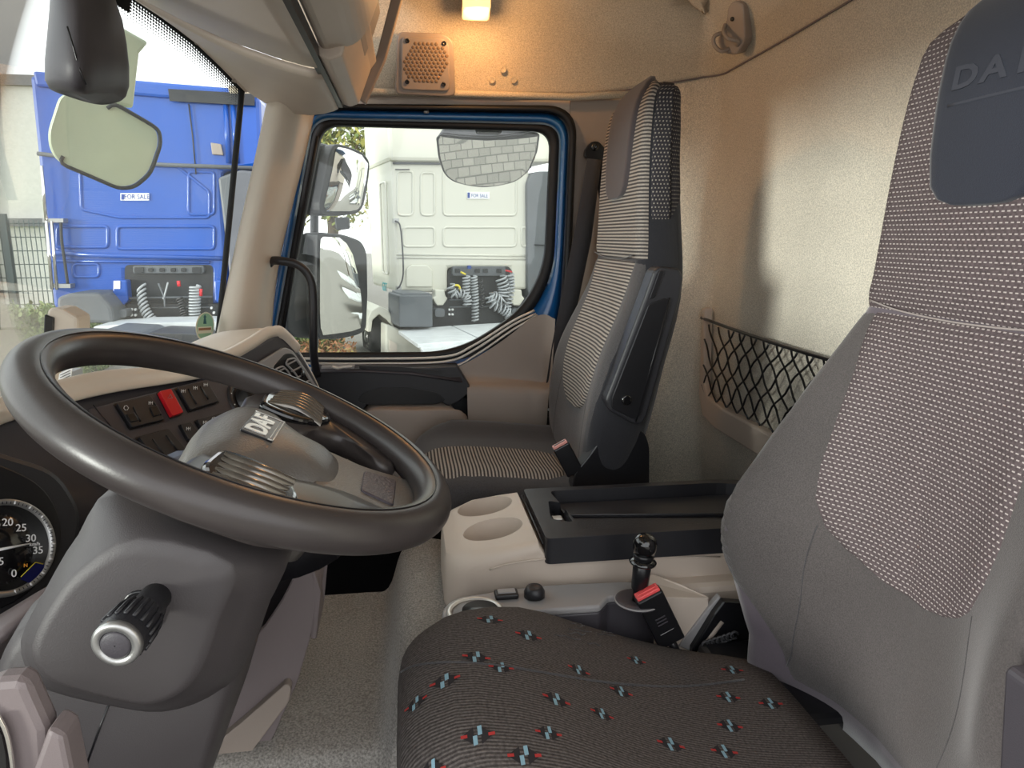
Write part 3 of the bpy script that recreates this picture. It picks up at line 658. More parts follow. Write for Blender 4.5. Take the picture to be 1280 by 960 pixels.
ctrl = [rowY([(440, 520), (456, 508), (470, 503), (510, 503), (556, 502), (562, 506)], [1.95, 1.94, 1.93, 1.93, 1.93, 1.935]),
        rowY([(438, 532), (452, 520), (470, 512), (510, 512), (562, 512), (574, 517)], [1.94, 1.915, 1.895, 1.89, 1.895, 1.91]),
        rowY([(434, 560), (452, 530), (470, 524), (510, 524), (570, 524), (586, 530)], [1.94, 1.90, 1.88, 1.875, 1.885, 1.90]),
        rowY([(434, 640), (452, 640), (470, 640), (510, 640), (570, 640), (590, 640)], [1.94, 1.90, 1.88, 1.875, 1.885, 1.90])]
part('lower_door_card', 'taupe_plastic', D, lambda m: grid(m, surf(ctrl, 5, 5)), solid=.004)
# A pillar
lft = [(336, 124), (322, 190), (306, 262), (290, 335), (270, 428)]
ctrl = [[at(u, v, Y=1.80), at(u+w*.25, v+1, Y=1.775), at(u+w*.55, v+3, Y=1.80), at(u+w*.85, v+5, Y=1.87), at(u+w, v+6, Y=1.955)] for (u, v), w in zip(lft, (58, 57, 55, 55, 66))]
part('trim_3', 'beige_light', None, lambda m: grid(m, surf(ctrl, 5, 5)), solid=.004, kind='structure', label='beige plastic pillar between windscreen and passenger door')

# ---------------- windscreen ----------------
def ws(y, s):   # s 0 bottom .. 1 top
    yy = y/1.81
    xb = sinterp([(0, -.86), (.4, -.86), (.7, -.80), (.85, -.70), (.94, -.60), (1, -.49)], yy)
    xt = sinterp([(0, -.76), (.4, -.76), (.7, -.68), (.85, -.585), (.94, -.47), (1, -.365)], yy)
    zb = .60; zt = sinterp([(0, 1.56), (.6, 1.55), (.85, 1.50), (.95, 1.42), (1, 1.33)], yy)
    return V((xb+(xt-xb)*s, y, zb+(zt-zb)*s))
ysw = [-.1, .1, .3, .5, .7, .9, 1.05, 1.2, 1.3, 1.4, 1.48, 1.55, 1.62, 1.68, 1.73, 1.77, 1.81]
Wn = MB(); grid(Wn, [[ws(y, s) for y in ysw] for s in (0, .2, .4, .6, .8, 1)]); win = Wn.build('window_1', 'screen_glass', None, kind='structure')
b = NB('frit_dots'); t = b.t; out = t.nodes['Material Output']; U_, V_, c = b.uv()
fx = b.math('SUBTRACT', b.math('FRACT', b.math('MULTIPLY', U_, 160.0)), .5); fy = b.math('SUBTRACT', b.math('FRACT', b.math('MULTIPLY', V_, 160.0)), .5)
dd = b.math('SQRT', b.math('ADD', b.math('MULTIPLY', fx, fx), b.math('MULTIPLY', fy, fy)))
th = b.math('ADD', b.math('MULTIPLY', V_, 9.0), .02)
mk = b.math('LESS_THAN', dd, th); tr = b.n('ShaderNodeBsdfTransparent'); ms = t.nodes.new('ShaderNodeMixShader')
b.p.inputs['Base Color'].default_value = (.01, .01, .012, 1); b.l(mk, ms.inputs[0]); b.l(tr.outputs[0], ms.inputs[1]); b.l(b.p.outputs[0], ms.inputs[2]); b.l(ms.outputs[0], out.inputs[0]); MATS['frit_dots'] = b.m
fr_rows = [[ws(y, s)+V((.004, 0, 0)) for y in ysw] for s in (.925, .95, .975, 1.0)]
part('frit_band', 'frit_dots', win, lambda m: grid(m, fr_rows))
part('black_border', 'rubber_seal', win, lambda m: tube(m, [ws(1.81, s)+V((.006, -.004, 0)) for s in [k/12 for k in range(13)]], .007, 6))
part('header_seal', 'rubber_seal', win, lambda m: tube(m, [ws(y, 1)+V((.008, 0, -.004)) for y in ysw], .009, 6))
part('black_band', 'rubber_seal', win, lambda m: grid(m, [[ws(y, s)+V((.005, 0, 0)) for y in (1.40, 1.46, 1.52, 1.58, 1.63)] for s in (.955, 1.0)]))
# emission sticker on the glass
t = thing('emission_sticker', 'oval green environment sticker with lighthouse on the windscreen corner', 'sticker', at(256, 408, X=-.505))
o = at(256, 408, X=-.505); n = V((.88, -.42, .22)).normalized(); o = at(256, 408, Y=1.765); 
def sk(u, v, d=0): return on_plane(u, v, o, n)+n*d
def ell(cu, cv, a, b_, d, rot=0): return [sk(cu+a*math.cos(q)*math.cos(rot)-b_*math.sin(q)*math.sin(rot), cv+a*math.cos(q)*math.sin(rot)+b_*math.sin(q)*math.cos(rot), d) for q in [k*PI/14 for k in range(28)]]
mat('sticker_green', (150, 195, 165), .6); mat('sticker_cream', (225, 225, 205), .6); mat('sticker_brown', (150, 110, 80), .6); mat('sticker_dark', (40, 90, 100), .6)
part('border', 'sticker_cream', t, lambda m: prism(m, ell(256, 408, 11.5, 18, 0, .12), n*.0006)); part('field', 'sticker_green', t, lambda m: prism(m, ell(256, 408, 10, 16.3, .0008, .12), n*.0004))
part('banner', 'sticker_cream', t, lambda m: prism(m, [sk(*q, .0014) for q in ((246.5, 409), (264, 408), (264, 416), (246.5, 417.5))], n*.0003)); part('wall_band', 'sticker_brown', t, lambda m: prism(m, [sk(*q, .0018) for q in ((247.5, 410.5), (263, 409.5), (263, 412.5), (247.5, 413.5))], n*.0003))
part('lighthouse', 'sticker_dark', t, lambda m: (prism(m, [sk(*q, .0014) for q in ((253.5, 405), (254.5, 397), (256.5, 397), (257.5, 405))], n*.0003), prism(m, [sk(*q, .0014) for q in ((253.5, 397), (255.5, 393), (257.5, 397))], n*.0003)))

# ---------------- exterior mirrors ----------------
def mY(u): return 2.27+(u-404)*.16/56
def glassgrid(px, bulge=.01, n=(.8, -.6, 0), nu=10):
    """convex pane spanning an outline given as left/right rail pairs"""
    n = V(n); rows = []
    N = len(px)
    for i, (l, r_) in enumerate(px):
        a, b_ = l, r_; row = []
        for j in range(nu+1):
            f = j/nu; g = (i/(N-1)); d = bulge*(1-(2*f-1)**2)*(1-(2*g-1)**2)**1.0+bulge*.8*(1-(2*f-1)**2)
            row.append(a.lerp(b_, f)+n*d)
        rows.append(row)
    return rows
t = thing('door_mirror', 'black housed upper wide angle mirror outside the passenger window', 'mirror', at(425, 268, Y=2.35))
def mp(u, v, dy=0): return at(u, v, Y=mY(u)+dy)
pairs = [((423, 184), (440, 189)), ((420, 187), (454, 195)), ((418, 198), (460, 205)), ((415, 215), (458, 222)), ((411, 232), (454, 242)), ((407, 248), (451, 257)), ((405, 258), (447, 262)), ((408, 264), (440, 264))]
part('mirror_glass', 'mirror_glass', t, lambda m: grid(m, glassgrid([(mp(*a), mp(*b_)) for a, b_ in pairs], .012)))
outer = [(418, 179), (430, 181), (452, 189), (463, 201), (461, 225), (455, 258), (448, 267), (425, 270), (401, 269), (399, 255), (405, 225), (411, 195)]
part('bezel', 'black_plastic', t, lambda m: prism(m, rnd([mp(u, v, .004) for u, v in outer], .02, 3), V((-.05, .035, 0))), bevel=.004)
back = [(402, 177), (420, 178), (455, 192), (463, 205), (455, 262), (425, 272), (392, 269), (384, 264), (388, 225), (396, 188)]
part('housing', 'black_plastic', t, lambda m: prism(m, rnd([mp(u, v, .03)+V((-.03, .0, 0)) for u, v in back], .03, 4), V((-.07, .06, 0)), taper=.8), bevel=.012, seg=3)
t2 = thing('door_mirror', 'black housed tall lower main mirror outside the passenger window', 'mirror', at(425, 424, Y=2.35))
pairs = [((404, 296), (424, 297)), ((401, 299), (433, 304)), ((400, 315), (441, 318)), ((400, 340), (447, 342)), ((400, 365), (451, 366)), ((400, 390), (453, 390)), ((401, 410), (451, 410)), ((404, 419), (440, 414))]
part('mirror_glass', 'mirror_glass', t2, lambda m: grid(m, glassgrid([(mp(*a), mp(*b_)) for a, b_ in pairs], .003)))
outer = [(397, 290), (430, 293), (452, 301), (459, 315), (460, 370), (458, 412), (450, 418), (425, 424), (400, 424), (396, 415), (396, 350)]
part('bezel', 'black_plastic', t2, lambda m: prism(m, rnd([mp(u, v, .004) for u, v in outer], .02, 3), V((-.05, .035, 0))), bevel=.004)
back = [(376, 293), (400, 290), (430, 294), (456, 310), (457, 412), (425, 426), (380, 423), (370, 412), (370, 310)]
part('housing', 'black_plastic', t2, lambda m: prism(m, rnd([mp(u, v, .03)+V((-.03, .0, 0)) for u, v in back], .03, 4), V((-.07, .06, 0)), taper=.8), bevel=.012, seg=3)
t = thing('tubular_bracket', 'black tubular bracket carrying both mirrors outside the passenger door', 'bracket', at(393, 280, Y=2.38))
part('tube', 'black_plastic', t, lambda m: tube(m, [at(393, 240, Y=2.47), at(393, 430, Y=2.47), at(388, 470, Y=2.40), at(380, 490, Y=2.06)], .014, 10))
# kerb mirror over the window
t = thing('kerb_mirror', 'wide rounded kerb mirror hanging outside above the passenger window', 'mirror', at(611, 165, Y=2.12))
def ky(v): return 2.13+(v-165)*.0031
kp = [(547, 172), (552, 169), (575, 172), (612, 174), (645, 170), (666, 166), (673, 168), (670, 190), (660, 213), (645, 225), (625, 230.5), (605, 232.5), (585, 230.5), (566, 225), (556, 216), (549.5, 196)]
def kpt(u, v, d=0): return at(u, v, Y=ky(v))+V((-.0, -.61, -.79))*d
kr = []
for v, l, r_ in ((166, 664, 672), (169, 550, 673), (176, 548, 672.5), (186, 548.5, 670.5), (196, 550, 669), (206, 552.5, 664), (216, 557, 658), (224, 566, 646), (228, 575, 636), (230.5, 584, 626), (232, 595, 615)):
    if v == 166: continue
    kr.append([kpt(l+(r_-l)*f/12, v+(5*(1-(2*f/12-1)**2) if v == 169 else 3*(1-(2*f/12-1)**2) if v == 176 else 0), .004) for f in range(13)])
part('mirror_glass', 'mirror_glass', t, lambda m: grid(m, kr))
part('rim', 'black_plastic', t, lambda m: tube(m, rnd([kpt(*q) for q in kp], .02, 4), .0045, 6, closed=True))
part('shell', 'charcoal', t, lambda m: prism(m, rnd([kpt(*q, -.008) for q in kp], .02, 4), V((0, .03, .04)), taper=.85), bevel=.008)
part('mount', 'black_plastic', t, lambda m: box(m, at(612, 164, Y=2.12)+V((0, .02, .03)), (.075, .05, .07)), bevel=.01)
part('bracket', 'black_plastic', t, lambda m: box(m, at(612, 164, Y=2.12)+V((0, -.05, .055)), (.05, .14, .025)), bevel=.005)
# front mirror hanging outside the right hand corner of the windscreen
t = thing('front_mirror', 'pale rectangular front mirror hanging outside the windscreen corner', 'mirror', at(165, 60, Y=2.0))
FM = at(130, 175, Y=2.0); FN = V((.55, -.80, -.12)).normalized()
def fp(u, v, d=0): return on_plane(u, v, FM, FN)+FN*d
mat('pale_reflection', (200, 208, 180), .2, vary=.1, vscale=5); mat('arm_pale', (196, 206, 178), .5)  # pane colour paints in the pale reflection of the cab
fo = [(75, 118), (60, 165), (62, 186), (72, 203), (112, 220), (149, 236), (168, 234), (188, 217), (201, 180), (199, 163), (188, 155), (141, 128), (118, 118), (93, 113)]
part('housing', 'arm_pale', t, lambda m: prism(m, rnd([fp(u, v, -.012) for u, v in fo], .02, 3), -FN*.05, taper=.85), bevel=.01)
part('rim', 'rubber_seal', t, lambda m: tube(m, rnd([fp(u, v) for u, v in fo[3:12]], .02, 3), .005, 6))
part('mirror_glass', 'pale_reflection', t, lambda m: prism(m, rnd([fp(130+(u-130)*.96, 175+(v-175)*.96, -.01) for u, v in fo], .02, 3), FN*.008))
part('arm', 'arm_pale', t, lambda m: prism(m, [fp(*q, -.02) for q in ((144, 26), (190, 52), (178, 66), (170, 136), (133, 126), (150, 60))], -FN*.03), bevel=.008)
part('arm_neck', 'arm_pale', t, lambda m: prism(m, [fp(*q, -.015) for q in ((150, 132), (162, 136), (161, 156), (150, 150))], -FN*.02), bevel=.004)
# =====================================================================
# OVERHEAD
# =====================================================================
t = thing('overhead_console', 'beige overhead storage shelf with visor flaps above the windscreen', 'shelf', (-.3, .9, 1.4))
# underside flaps: from the windscreen header back to the shelf's lower rear edge
def un(y, f, dz=0):
    a = ws(min(y, 1.80), 1)+V((.012, 0, -.004)); zb = 1.292 if y < 1.7 else 1.292-.0; b_ = V((-.148, y, zb))
    q = a.lerp(b_, f); q.z -= .035*math.sin(min(1, f)*PI)**.8+dz; return q
ys = [-.1, .3, .6, .9, 1.1, 1.25, 1.4, 1.5, 1.58, 1.66, 1.72, 1.77, 1.80, 1.81]
fl = [0, .06, .14, .25, .4, .55, .7, .85, .95, 1.0]
part('visor_flap', 'beige_plastic', t, lambda m: grid(m, [[un(y, f) for y in ys if y < 1.46] for f in fl]), solid=.012)
part('visor_flap', 'beige_plastic', t, lambda m: grid(m, [[un(y, f, .002) for y in [1.462, 1.5, 1.58, 1.66, 1.72, 1.77, 1.80, 1.81]] for f in fl]), solid=.012)
part('header_roll', 'beige_plastic', t, lambda m: tube(m, [ws(y, 1)+V((.025, -.0, .006)) for y in ysw], .022, 10))
for u, v in ((268, 57), (312, 103)):
    c = on_plane(u, v, ws(1.66, 1)+V((.03, 0, -.03)), V((.5, -.7, -.5)).normalized())
    part('visor_clip', 'taupe_plastic', t, lambda m: tube(m, [c+V((-.03, -.03, .0)), c, c+V((.02, .03, -.002))], [.006, .011, .006], 10), label='small beige clip on visor edge')
part('gap_shade_strip', 'satin_black', t, lambda m: box(m, (-.146, .86, 1.305), (.016, 1.92, .022)))  # black strip stands in for the shade in the gap behind the flaps
# lower lip of the shelf, running across
lip = [(-.141, 1.300), (-.120, 1.292), (-.100, 1.300), (-.070, 1.375), (-.055, 1.395), (-.14, 1.395)]
part('shelf_lip', 'beige_plastic', t, lambda m: prism(m, [(x, 1.80, z) for x, z in lip], (0, -.46, 0)), bevel=.005)
bx = [(-.139, 1.306), (-.075, 1.322), (-.055, 1.345), (-.008, 1.46), (.012, 1.60), (-.139, 1.60)]
part('storage_box', 'beige_plastic', t, lambda m: prism(m, [(x, 1.355, z) for x, z in rnd([V((a, b_, 0)) for a, b_ in bx], .02, 3) and [(p.x, p.y) for p in rnd([V((a, b_, 0)) for a, b_ in bx], .02, 3)]], (0, -1.3, 0)), bevel=.006)
part('shelf_end', 'taupe_plastic', t, lambda m: prism(m, [(-.10, 1.82, 1.312), (-.055, 1.82, 1.41), (.0, 1.82, 1.59), (.03, 1.82, 1.60), (-.035, 1.82, 1.40), (-.085, 1.82, 1.30)], (0, -.025, 0)), bevel=.003)
part('shelf_back', 'navy_cloth_plain', t, lambda m: prism(m, [(-.14, 1.80, 1.39), (-.085, 1.80, 1.39), (-.03, 1.80, 1.58), (-.14, 1.80, 1.60)], (0, -.44, 0)))
part('shelf_face', 'grey_plastic', t, lambda m: prism(m, [(-.080, 1.62, 1.365), (-.06, 1.62, 1.41), (-.045, 1.60, 1.445), (-.045, 1.45, 1.445), (-.06, 1.44, 1.41), (-.08, 1.44, 1.365)], (.006, 0, -.002)), bevel=.002)
# speaker grille on the headliner
o = at(531, 80, Y=1.925); t = thing('speaker_grille', 'square beige speaker grille with honeycomb holes on the headliner', 'speaker', o)
n = V((0, -1, -.24)).normalized()
def sp(u, v, d=0): return on_plane(u, v, o, n)+n*d
oc = [(500, 40), (556, 42), (567, 52), (569, 118), (562, 121), (497, 118), (494, 112), (496, 46)]
part('surround', 'taupe_plastic', t, lambda m: prism(m, rnd([sp(*q, -.02) for q in oc], .014, 4), n*.028), bevel=.004)
part('face_plate', 'taupe_plastic', t, lambda m: prism(m, rnd([sp(*q, .006) for q in ((504, 46), (554, 48), (561, 56), (562, 114), (501, 112), (502, 52))], .014, 4), n*.007), bevel=.003)
for u, v in ((509, 51), (555, 54), (509, 102), (554, 105)): part('screw', 'satin_black', t, lambda m: lathe(m, [(.0055, 0), (.0055, .004), (.003, .004), (.001, .002)], sp(u, v, .012), n, 12))
mb = MB(); cR = sp(532, 78).z
mat('grille_hole', (120, 100, 82), .8)
for i in range(-6, 7):
    for j in range(-6, 7):
        u = 532+i*5.2+(2.6 if j % 2 else 0); v = 78+j*4.6+i*.2
        if (u-532)**2+(v-78)**2 < 27.5**2: lathe(mb, [(.0048, 0), (.0042, .0009), (.0001, .0009)], sp(u, v, .0128), n, 6)
mb.build('honeycomb_hole', 'grille_hole', t, kind='stuff')
t = thing('blanking_caps', 'three small round caps in a triangle on the headliner beside the lamp', 'caps', at(628, 95, Y=1.94))
for u, v in ((629, 87), (615, 100), (642, 100)): part('cap', 'felt_roof', t, lambda m: lathe(m, [(.0085, 0), (.0085, .0018), (.007, .0024), (.0055, .0012), (.001, .0012)], at(u, v, Y=1.958-(95-v)*.0006), (0, -1, -.12), 16))
# interior lamp
LP = at(596, 0, Y=1.80); t = thing('interior_lamp', 'glowing warm interior lamp on the headliner above the passenger door', 'lamp', LP)
mat('lamp_warm', (255, 178, 96), .5, emit=2.2)
n = V((0, -.55, -.84)).normalized(); ux = V((1, 0, 0)); uy = ux.cross(n)
part('base', 'taupe_plastic', t, lambda m: prism(m, rnd([LP+ux*a*.034+uy*b_*.055+n*-.025 for a, b_ in ((-1, -1), (1, -1), (1, 1), (-1, 1))], .01), n*.03), bevel=.004)
part('lens', 'lamp_warm', t, lambda m: prism(m, rnd([at(*q, Y=1.79) for q in ((578, -16), (614, -16), (613, 9), (579, 9))], .005, 3), (0, .01, -.004)), bevel=.003)
part('cover', 'grey_taupe', t, lambda m: prism(m, rnd([at(*q, Y=1.78) for q in ((576, -22), (618, -22), (610, -3), (596, 1), (582, -3))], .008, 3), (0, -.006, 0)), bevel=.002)
ld = bpy.data.lights.new('lamp_light', 'POINT'); ld.energy = 1.5; ld.color = (1, .52, .20); ld.shadow_soft_size = .02
lo = bpy.data.objects.new('lamp_light', ld); COL.objects.link(lo); lo.location = at(597, 22, Y=1.80)
# black housing hung by the windscreen
t = thing('mirror_housing', 'large black rounded plastic mirror housing hanging inside the windscreen at top left', 'housing', at(100, -20, Y=1.1))
hsec = []
for v, l, r_, y in ((-40, 66, 128, 1.13), (-10, 64, 134, 1.10), (15, 62, 142, 1.08), (45, 59, 147, 1.06), (75, 56, 150, 1.05), (100, 56, 150, 1.05), (111, 62, 147, 1.06), (116, 76, 142, 1.08)):
    P0, P1 = at(l, v, Y=y+.05), at(r_, v, Y=y+.10); m_ = at(l+(r_-l)*.46, v+2, Y=y-.01); bk = (P0+P1)/2+V((-.02, .10, 0)); w_ = (P1-P0)
    hsec.append(cr([P0, P0.lerp(m_, .5)+V((-.004, -.012, 0)), m_, m_.lerp(P1, .6)+V((.004, -.012, 0)), P1, P1+V((-.01, .06, 0)), bk, P0+V((-.0, .05, 0))], 4, closed=True))
part('housing', 'charcoal', t, lambda m: grid(m, hsec, closed_u=True, cap=True))
part('seam', 'satin_black', t, lambda m: tube(m, [at(u, v, Y=1.041) for u, v in ((84, 33), (92, 60), (99, 85), (108, 106))], .0012, 5))
part('neck', 'charcoal', t, lambda m: tube(m, [at(98, -30, Y=1.15), at(98, -48, Y=1.15)], .03, 10))

# =====================================================================
# DASHBOARD
# =====================================================================
DB = thing('dashboard', 'dark dashboard with beige upper band, switch bank, vents and instrument cluster', 'dashboard', (-.5, 1.0, 0))
# stations along the dash: rear edge of top band, top of the switch face, bottom of the switch face
st = [ # y,  u/v of windscreen side, u/v of band rear-top edge, u/v band lower edge, u/v lower face
 ((-20, 505), (-30, 512), (-28, 545), (-30, 640), .95),
 ((0, 496), (0, 503), (4, 530), (0, 640), 1.02),
 ((62, 478), (65, 483), (84, 504), (105, 660), 1.12),
 ((127, 463), (130, 467), (150, 489), (180, 640), 1.22),
 ((190, 456), (195, 461), (215, 479), (250, 620), 1.32),
 ((245, 440), (268, 446), (285, 466), (330, 600), 1.45),
 ((275, 423), (322, 420), (335, 446), (385, 570), 1.58),
 ((300, 415), (358, 414), (362, 425), (410, 520), 1.70)]
r0, r1, r2, r3, rf = [], [], [], [], []
for w_, a, b_, c, y in st:
    Y = y; p1 = at(*a, Y=Y); p2 = at(*b_, Y=Y-.005); p3 = at(*c, Y=Y-.06)
    p0 = V((p1.x-.05, Y+.02, p1.z-.035)) if y < 1.4 else V((p1.x-.12, Y+.02, p1.z-.01)); pf = V((p1.x-.12, Y+.03, .58)) if y < 1.4 else V((p1.x-.2, Y+.03, .62))
    rf.append(pf); r0.append(p0); r1.append(p1); r2.append(p2); r3.append(p3)
E2 = [V((q.x, 1.90, q.z)) for q in (rf[-1], r0[-1], r1[-1], r2[-1], r3[-1])]
part('top_band', 'beige_light', DB, lambda m: grid(m, surf([rf, r0, [a+V((-.012, 0, .004)) for a in r1], [a+V((.004, -.004, -.006)) for a in r1], [a.lerp(b_, .6)+V((.004, -.004, 0)) for a, b_ in zip(r1, r2)], r2, [a+V((-.012, .006, .0)) for a in r2]], 4, 4)), solid=.006)
part('face', 'charcoal', DB, lambda m: grid(m, surf([[a+V((-.010, .004, .002)) for a in r2], [a.lerp(b_, .33)+V((-.010, .0, 0)) for a, b_ in zip(r2, r3)], [a.lerp(b_, .66) for a, b_ in zip(r2, r3)], r3, [a+V((-.05, .02, -.25)) for a in r3]], 4, 4)), solid=.006)
# plane of the switch bank
SO = at(210, 507, Y=1.235); 
sa = at(140, 520, Y=1.16); sb = at(280, 490, Y=1.36); sc_ = at(190, 560, Y=1.17)
SNn = (sb-sa).cross(sc_-sa).normalized()
if SNn.dot(_C-SO) < 0: SNn = -SNn
def sw(u, v, d=0): return on_plane(u, v, sa, SNn)+SNn*d
plate = [(106, 512), (268, 472), (300, 478), (330, 520), (330, 560), (250, 620), (185, 580), (150, 556)]
part('switch_panel', 'charcoal', DB, lambda m: prism(m, rnd([sw(*q, -.02) for q in plate], .01), SNn*.022), bevel=.003)
part('panel_joint', 'satin_black', DB, lambda m: tube(m, [sw(115, 507, .0025), sw(140, 537, .0025)], .0008, 4))
def switch(px, name='rocker_switch', mt='black_plastic', h=.006, ribs=(), lab=None, marks=()):
    s_ = part('recess', 'satin_black', DB, lambda m: prism(m, rnd([sw(u, v, .001) for u, v in [(a+(a-sum(q[0] for q in px)/4)*.10, b_+(b_-sum(q[1] for q in px)/4)*.10) for a, b_ in px]], .003, 3), SNn*.0018))
    o_ = part(name, mt, DB, lambda m: prism(m, rnd([sw(*q, .002) for q in px], .003, 3), SNn*h), bevel=.0012, label=lab)
    for (a, b_, c, d) in ribs: part('rib', 'satin_black', o_, lambda m: tube(m, [sw(a, b_, .002+h), sw(c, d, .002+h)], .0016, 6))
    mk_ = h+.0025
    for (x, y, g) in marks:
        if g == 'tri': part('icon', 'white_print', o_, lambda m: tube(m, [sw(x-3, y+2, mk_), sw(x+.5, y-3, mk_), sw(x+3, y+1.5, mk_)], .0005, 4, closed=True))
        elif g == 'o': part('icon', 'white_print', o_, lambda m: tube(m, [sw(x+3*math.cos(k), y+3*math.sin(k), mk_) for k in range(6)], .0005, 4, closed=True))
        else: part('icon', 'white_print', o_, lambda m: [tube(m, [sw(x-2.5+p, y+1.8, mk_), sw(x-2.5+p, y-2.2, mk_)], .0005, 4) for p in (0, 2.2, 4.4)]+[tube(m, [sw(x-2.5, y-.3, mk_), sw(x+2, y-.6, mk_)], .0005, 4)])
    return o_
switch([(143, 507), (185, 497), (202, 527), (162, 537)], ribs=[(163, 512, 172, 530), (189, 506, 198, 522)], marks=[(154, 513, 'o'), (185, 507, 'h')])
part('rocker', 'satin_black', DB, lambda m: prism(m, [sw(*q, .006) for q in ((154, 521), (164, 519), (169, 529), (159, 531))], SNn*.004), bevel=.001)
part('rocker', 'satin_black', DB, lambda m: prism(m, [sw(*q, .006) for q in ((183, 512), (192, 510), (198, 521), (188, 524))], SNn*.004), bevel=.001)
switch([(195, 493), (209, 489.5), (225, 519), (211, 523.5)], 'hazard_switch', 'red_switch', .009, lab='red hazard light switch', marks=[(207.5, 500, 'tri')])
switch([(219, 487), (256, 479), (271, 504), (235, 515)], ribs=[(232, 489, 242, 508), (247, 486, 257, 502)], marks=[(226, 492, 'h'), (241, 488, 'h'), (254, 484, 'h')])
switch([(170, 549), (208, 539), (232, 568), (198, 584)], ribs=[(187, 552, 203, 573), (204, 547, 219, 567)])
switch([(222, 533), (235, 530), (246, 545), (233, 553)], marks=[(232, 539, 'h')])
switch([(243, 527), (275, 518), (284, 530), (254, 546)], ribs=[], marks=[(253, 531, 'h'), (264, 527, 'o'), (274, 524, 'h')])
# climate dial
c = sw(312, 502, .0); 
part('climate_dial', 'satin_black', DB, lambda m: lathe(m, [(.034, 0), (.034, .006), (.026, .010), (.024, .022), (.021, .025), (.001, .025)], c, SNn, 32))
part('dial_bezel', 'black_plastic', DB, lambda m: lathe(m, [(.050, -.012), (.050, .004), (.036, .005), (.036, -.012)], c, SNn, 32))
for k in range(7): part('dial_mark', 'white_print', DB, lambda m: lathe(m, [(.0014, 0), (.0012, .0008), (.0001, .0008)], on_plane(0, 0, c, SNn)*0+c+(SNn.orthogonal().normalized()*math.cos(k*.55+1)+SNn.cross(SNn.orthogonal().normalized())*math.sin(k*.55+1))*.043+SNn*.005, SNn, 8))
# side binnacle with vents, in front of the door pillar
bo = at(365, 470, Y=1.60); bn = V((.93, -.36, .10)).normalized()
def vp(u, v, d=0): return on_plane(u, v, bo, bn)+bn*d
hood = [(272, 452), (320, 430), (352, 413), (366, 422), (386, 450), (411, 500), (411, 560), (300, 560), (272, 500)]
part('binnacle', 'charcoal', DB, lambda m: prism(m, rnd([vp(*q, -.004) for q in hood], .02, 4), -bn*.12), bevel=.01)
part('binnacle_cover', 'beige_light', DB, lambda m: tube(m, cr([vp(*q, -.012) for q in ((240, 456), (285, 447), (318, 430), (338, 417), (352, 415), (364, 424), (380, 444), (396, 472), (408, 500))], 5), [.013]*20+[.016]*9+[.006]*12, 10))
cover = [[at(262, 440, Y=1.50), at(300, 424, Y=1.62), at(330, 417, Y=1.75), at(348, 415, Y=1.86)], [at(268, 444, Y=1.46), at(306, 430, Y=1.55), at(340, 415, Y=1.62), at(362, 419, Y=1.74)], [at(270, 452, Y=1.45), at(312, 436, Y=1.52), at(346, 422, Y=1.58), at(370, 430, Y=1.68)]]
part('corner_cap', 'beige_light', DB, lambda m: grid(m, surf(cover, 5, 5)), solid=.006)
rim = [(316, 456), (352, 434), (362, 438), (384, 470), (404, 502), (398, 520), (340, 520)]
part('vent_surround', 'grey_plastic', DB, lambda m: prism(m, rnd([vp(*q, .0) for q in rim], .012, 4), bn*.008), bevel=.002)
part('vent_well', 'satin_black', DB, lambda m: prism(m, rnd([vp(*q, .007) for q in ((336, 460), (352, 442), (362, 442), (378, 464), (388, 486), (376, 500), (352, 490))], .012, 4), bn*.002), bevel=.001)
for (c0, c1, n_, tw) in (((352, 452), (378, 484), 5, (10, -4)), ((338, 462), (364, 492), 5, (10, -4))):
    for k in range(n_):
        f = k/(n_-1); u = c0[0]+(c1[0]-c0[0])*f; v = c0[1]+(c1[1]-c0[1])*f
        part('vent_slat', 'grey_plastic', DB, lambda m: prism(m, [vp(u-1, v+4, .010), vp(u+11, v-2, .010), vp(u+12, v-.4, .010), vp(u, v+5.6, .010)], bn*.004), bevel=.0008)
    a_, b_ = (c0[0]+5, c0[1]-3), (c1[0]+9, c1[1]+6)
for px in ([(351, 455), (353, 450), (362, 448), (369, 456), (384, 480), (388, 488), (383, 492), (377, 487), (362, 466)], [(337, 468), (338, 462), (347, 458), (354, 465), (370, 490), (374, 498), (367, 502), (360, 496), (346, 478)]):
    part('vent_frame', 'grey_plastic', DB, lambda m: tube(m, rnd([vp(*q, .012) for q in px], .006, 3), .0022, 6, closed=True))
part('vent_dial', 'satin_black', DB, lambda m: lathe(m, [(.008, 0), (.008, .004), (.001, .004)], vp(371, 468, .012), bn, 14))
part('small_switch', 'grey_plastic', DB, lambda m: prism(m, rnd([vp(*q, .008) for q in ((386, 486), (392, 486), (404, 502), (398, 504))], .003, 2), bn*.004), bevel=.001)
# ribbed speaker / defrost grille in the top
part('defrost_grille', 'grey_plastic', DB, lambda m: [tube(m, [at(238+k*3.6, 437-k*.55, Y=1.53+.002*k), at(262+k*3.6, 431-k*.5, Y=1.66+.002*k)], .0026, 5) for k in range(17)], kind='stuff')
part('grille_edge', 'satin_black', DB, lambda m: tube(m, cr([at(232, 432, Y=1.68), at(262, 427, Y=1.70), at(300, 427, Y=1.70), at(310, 429, Y=1.66)], 5), .004, 6))
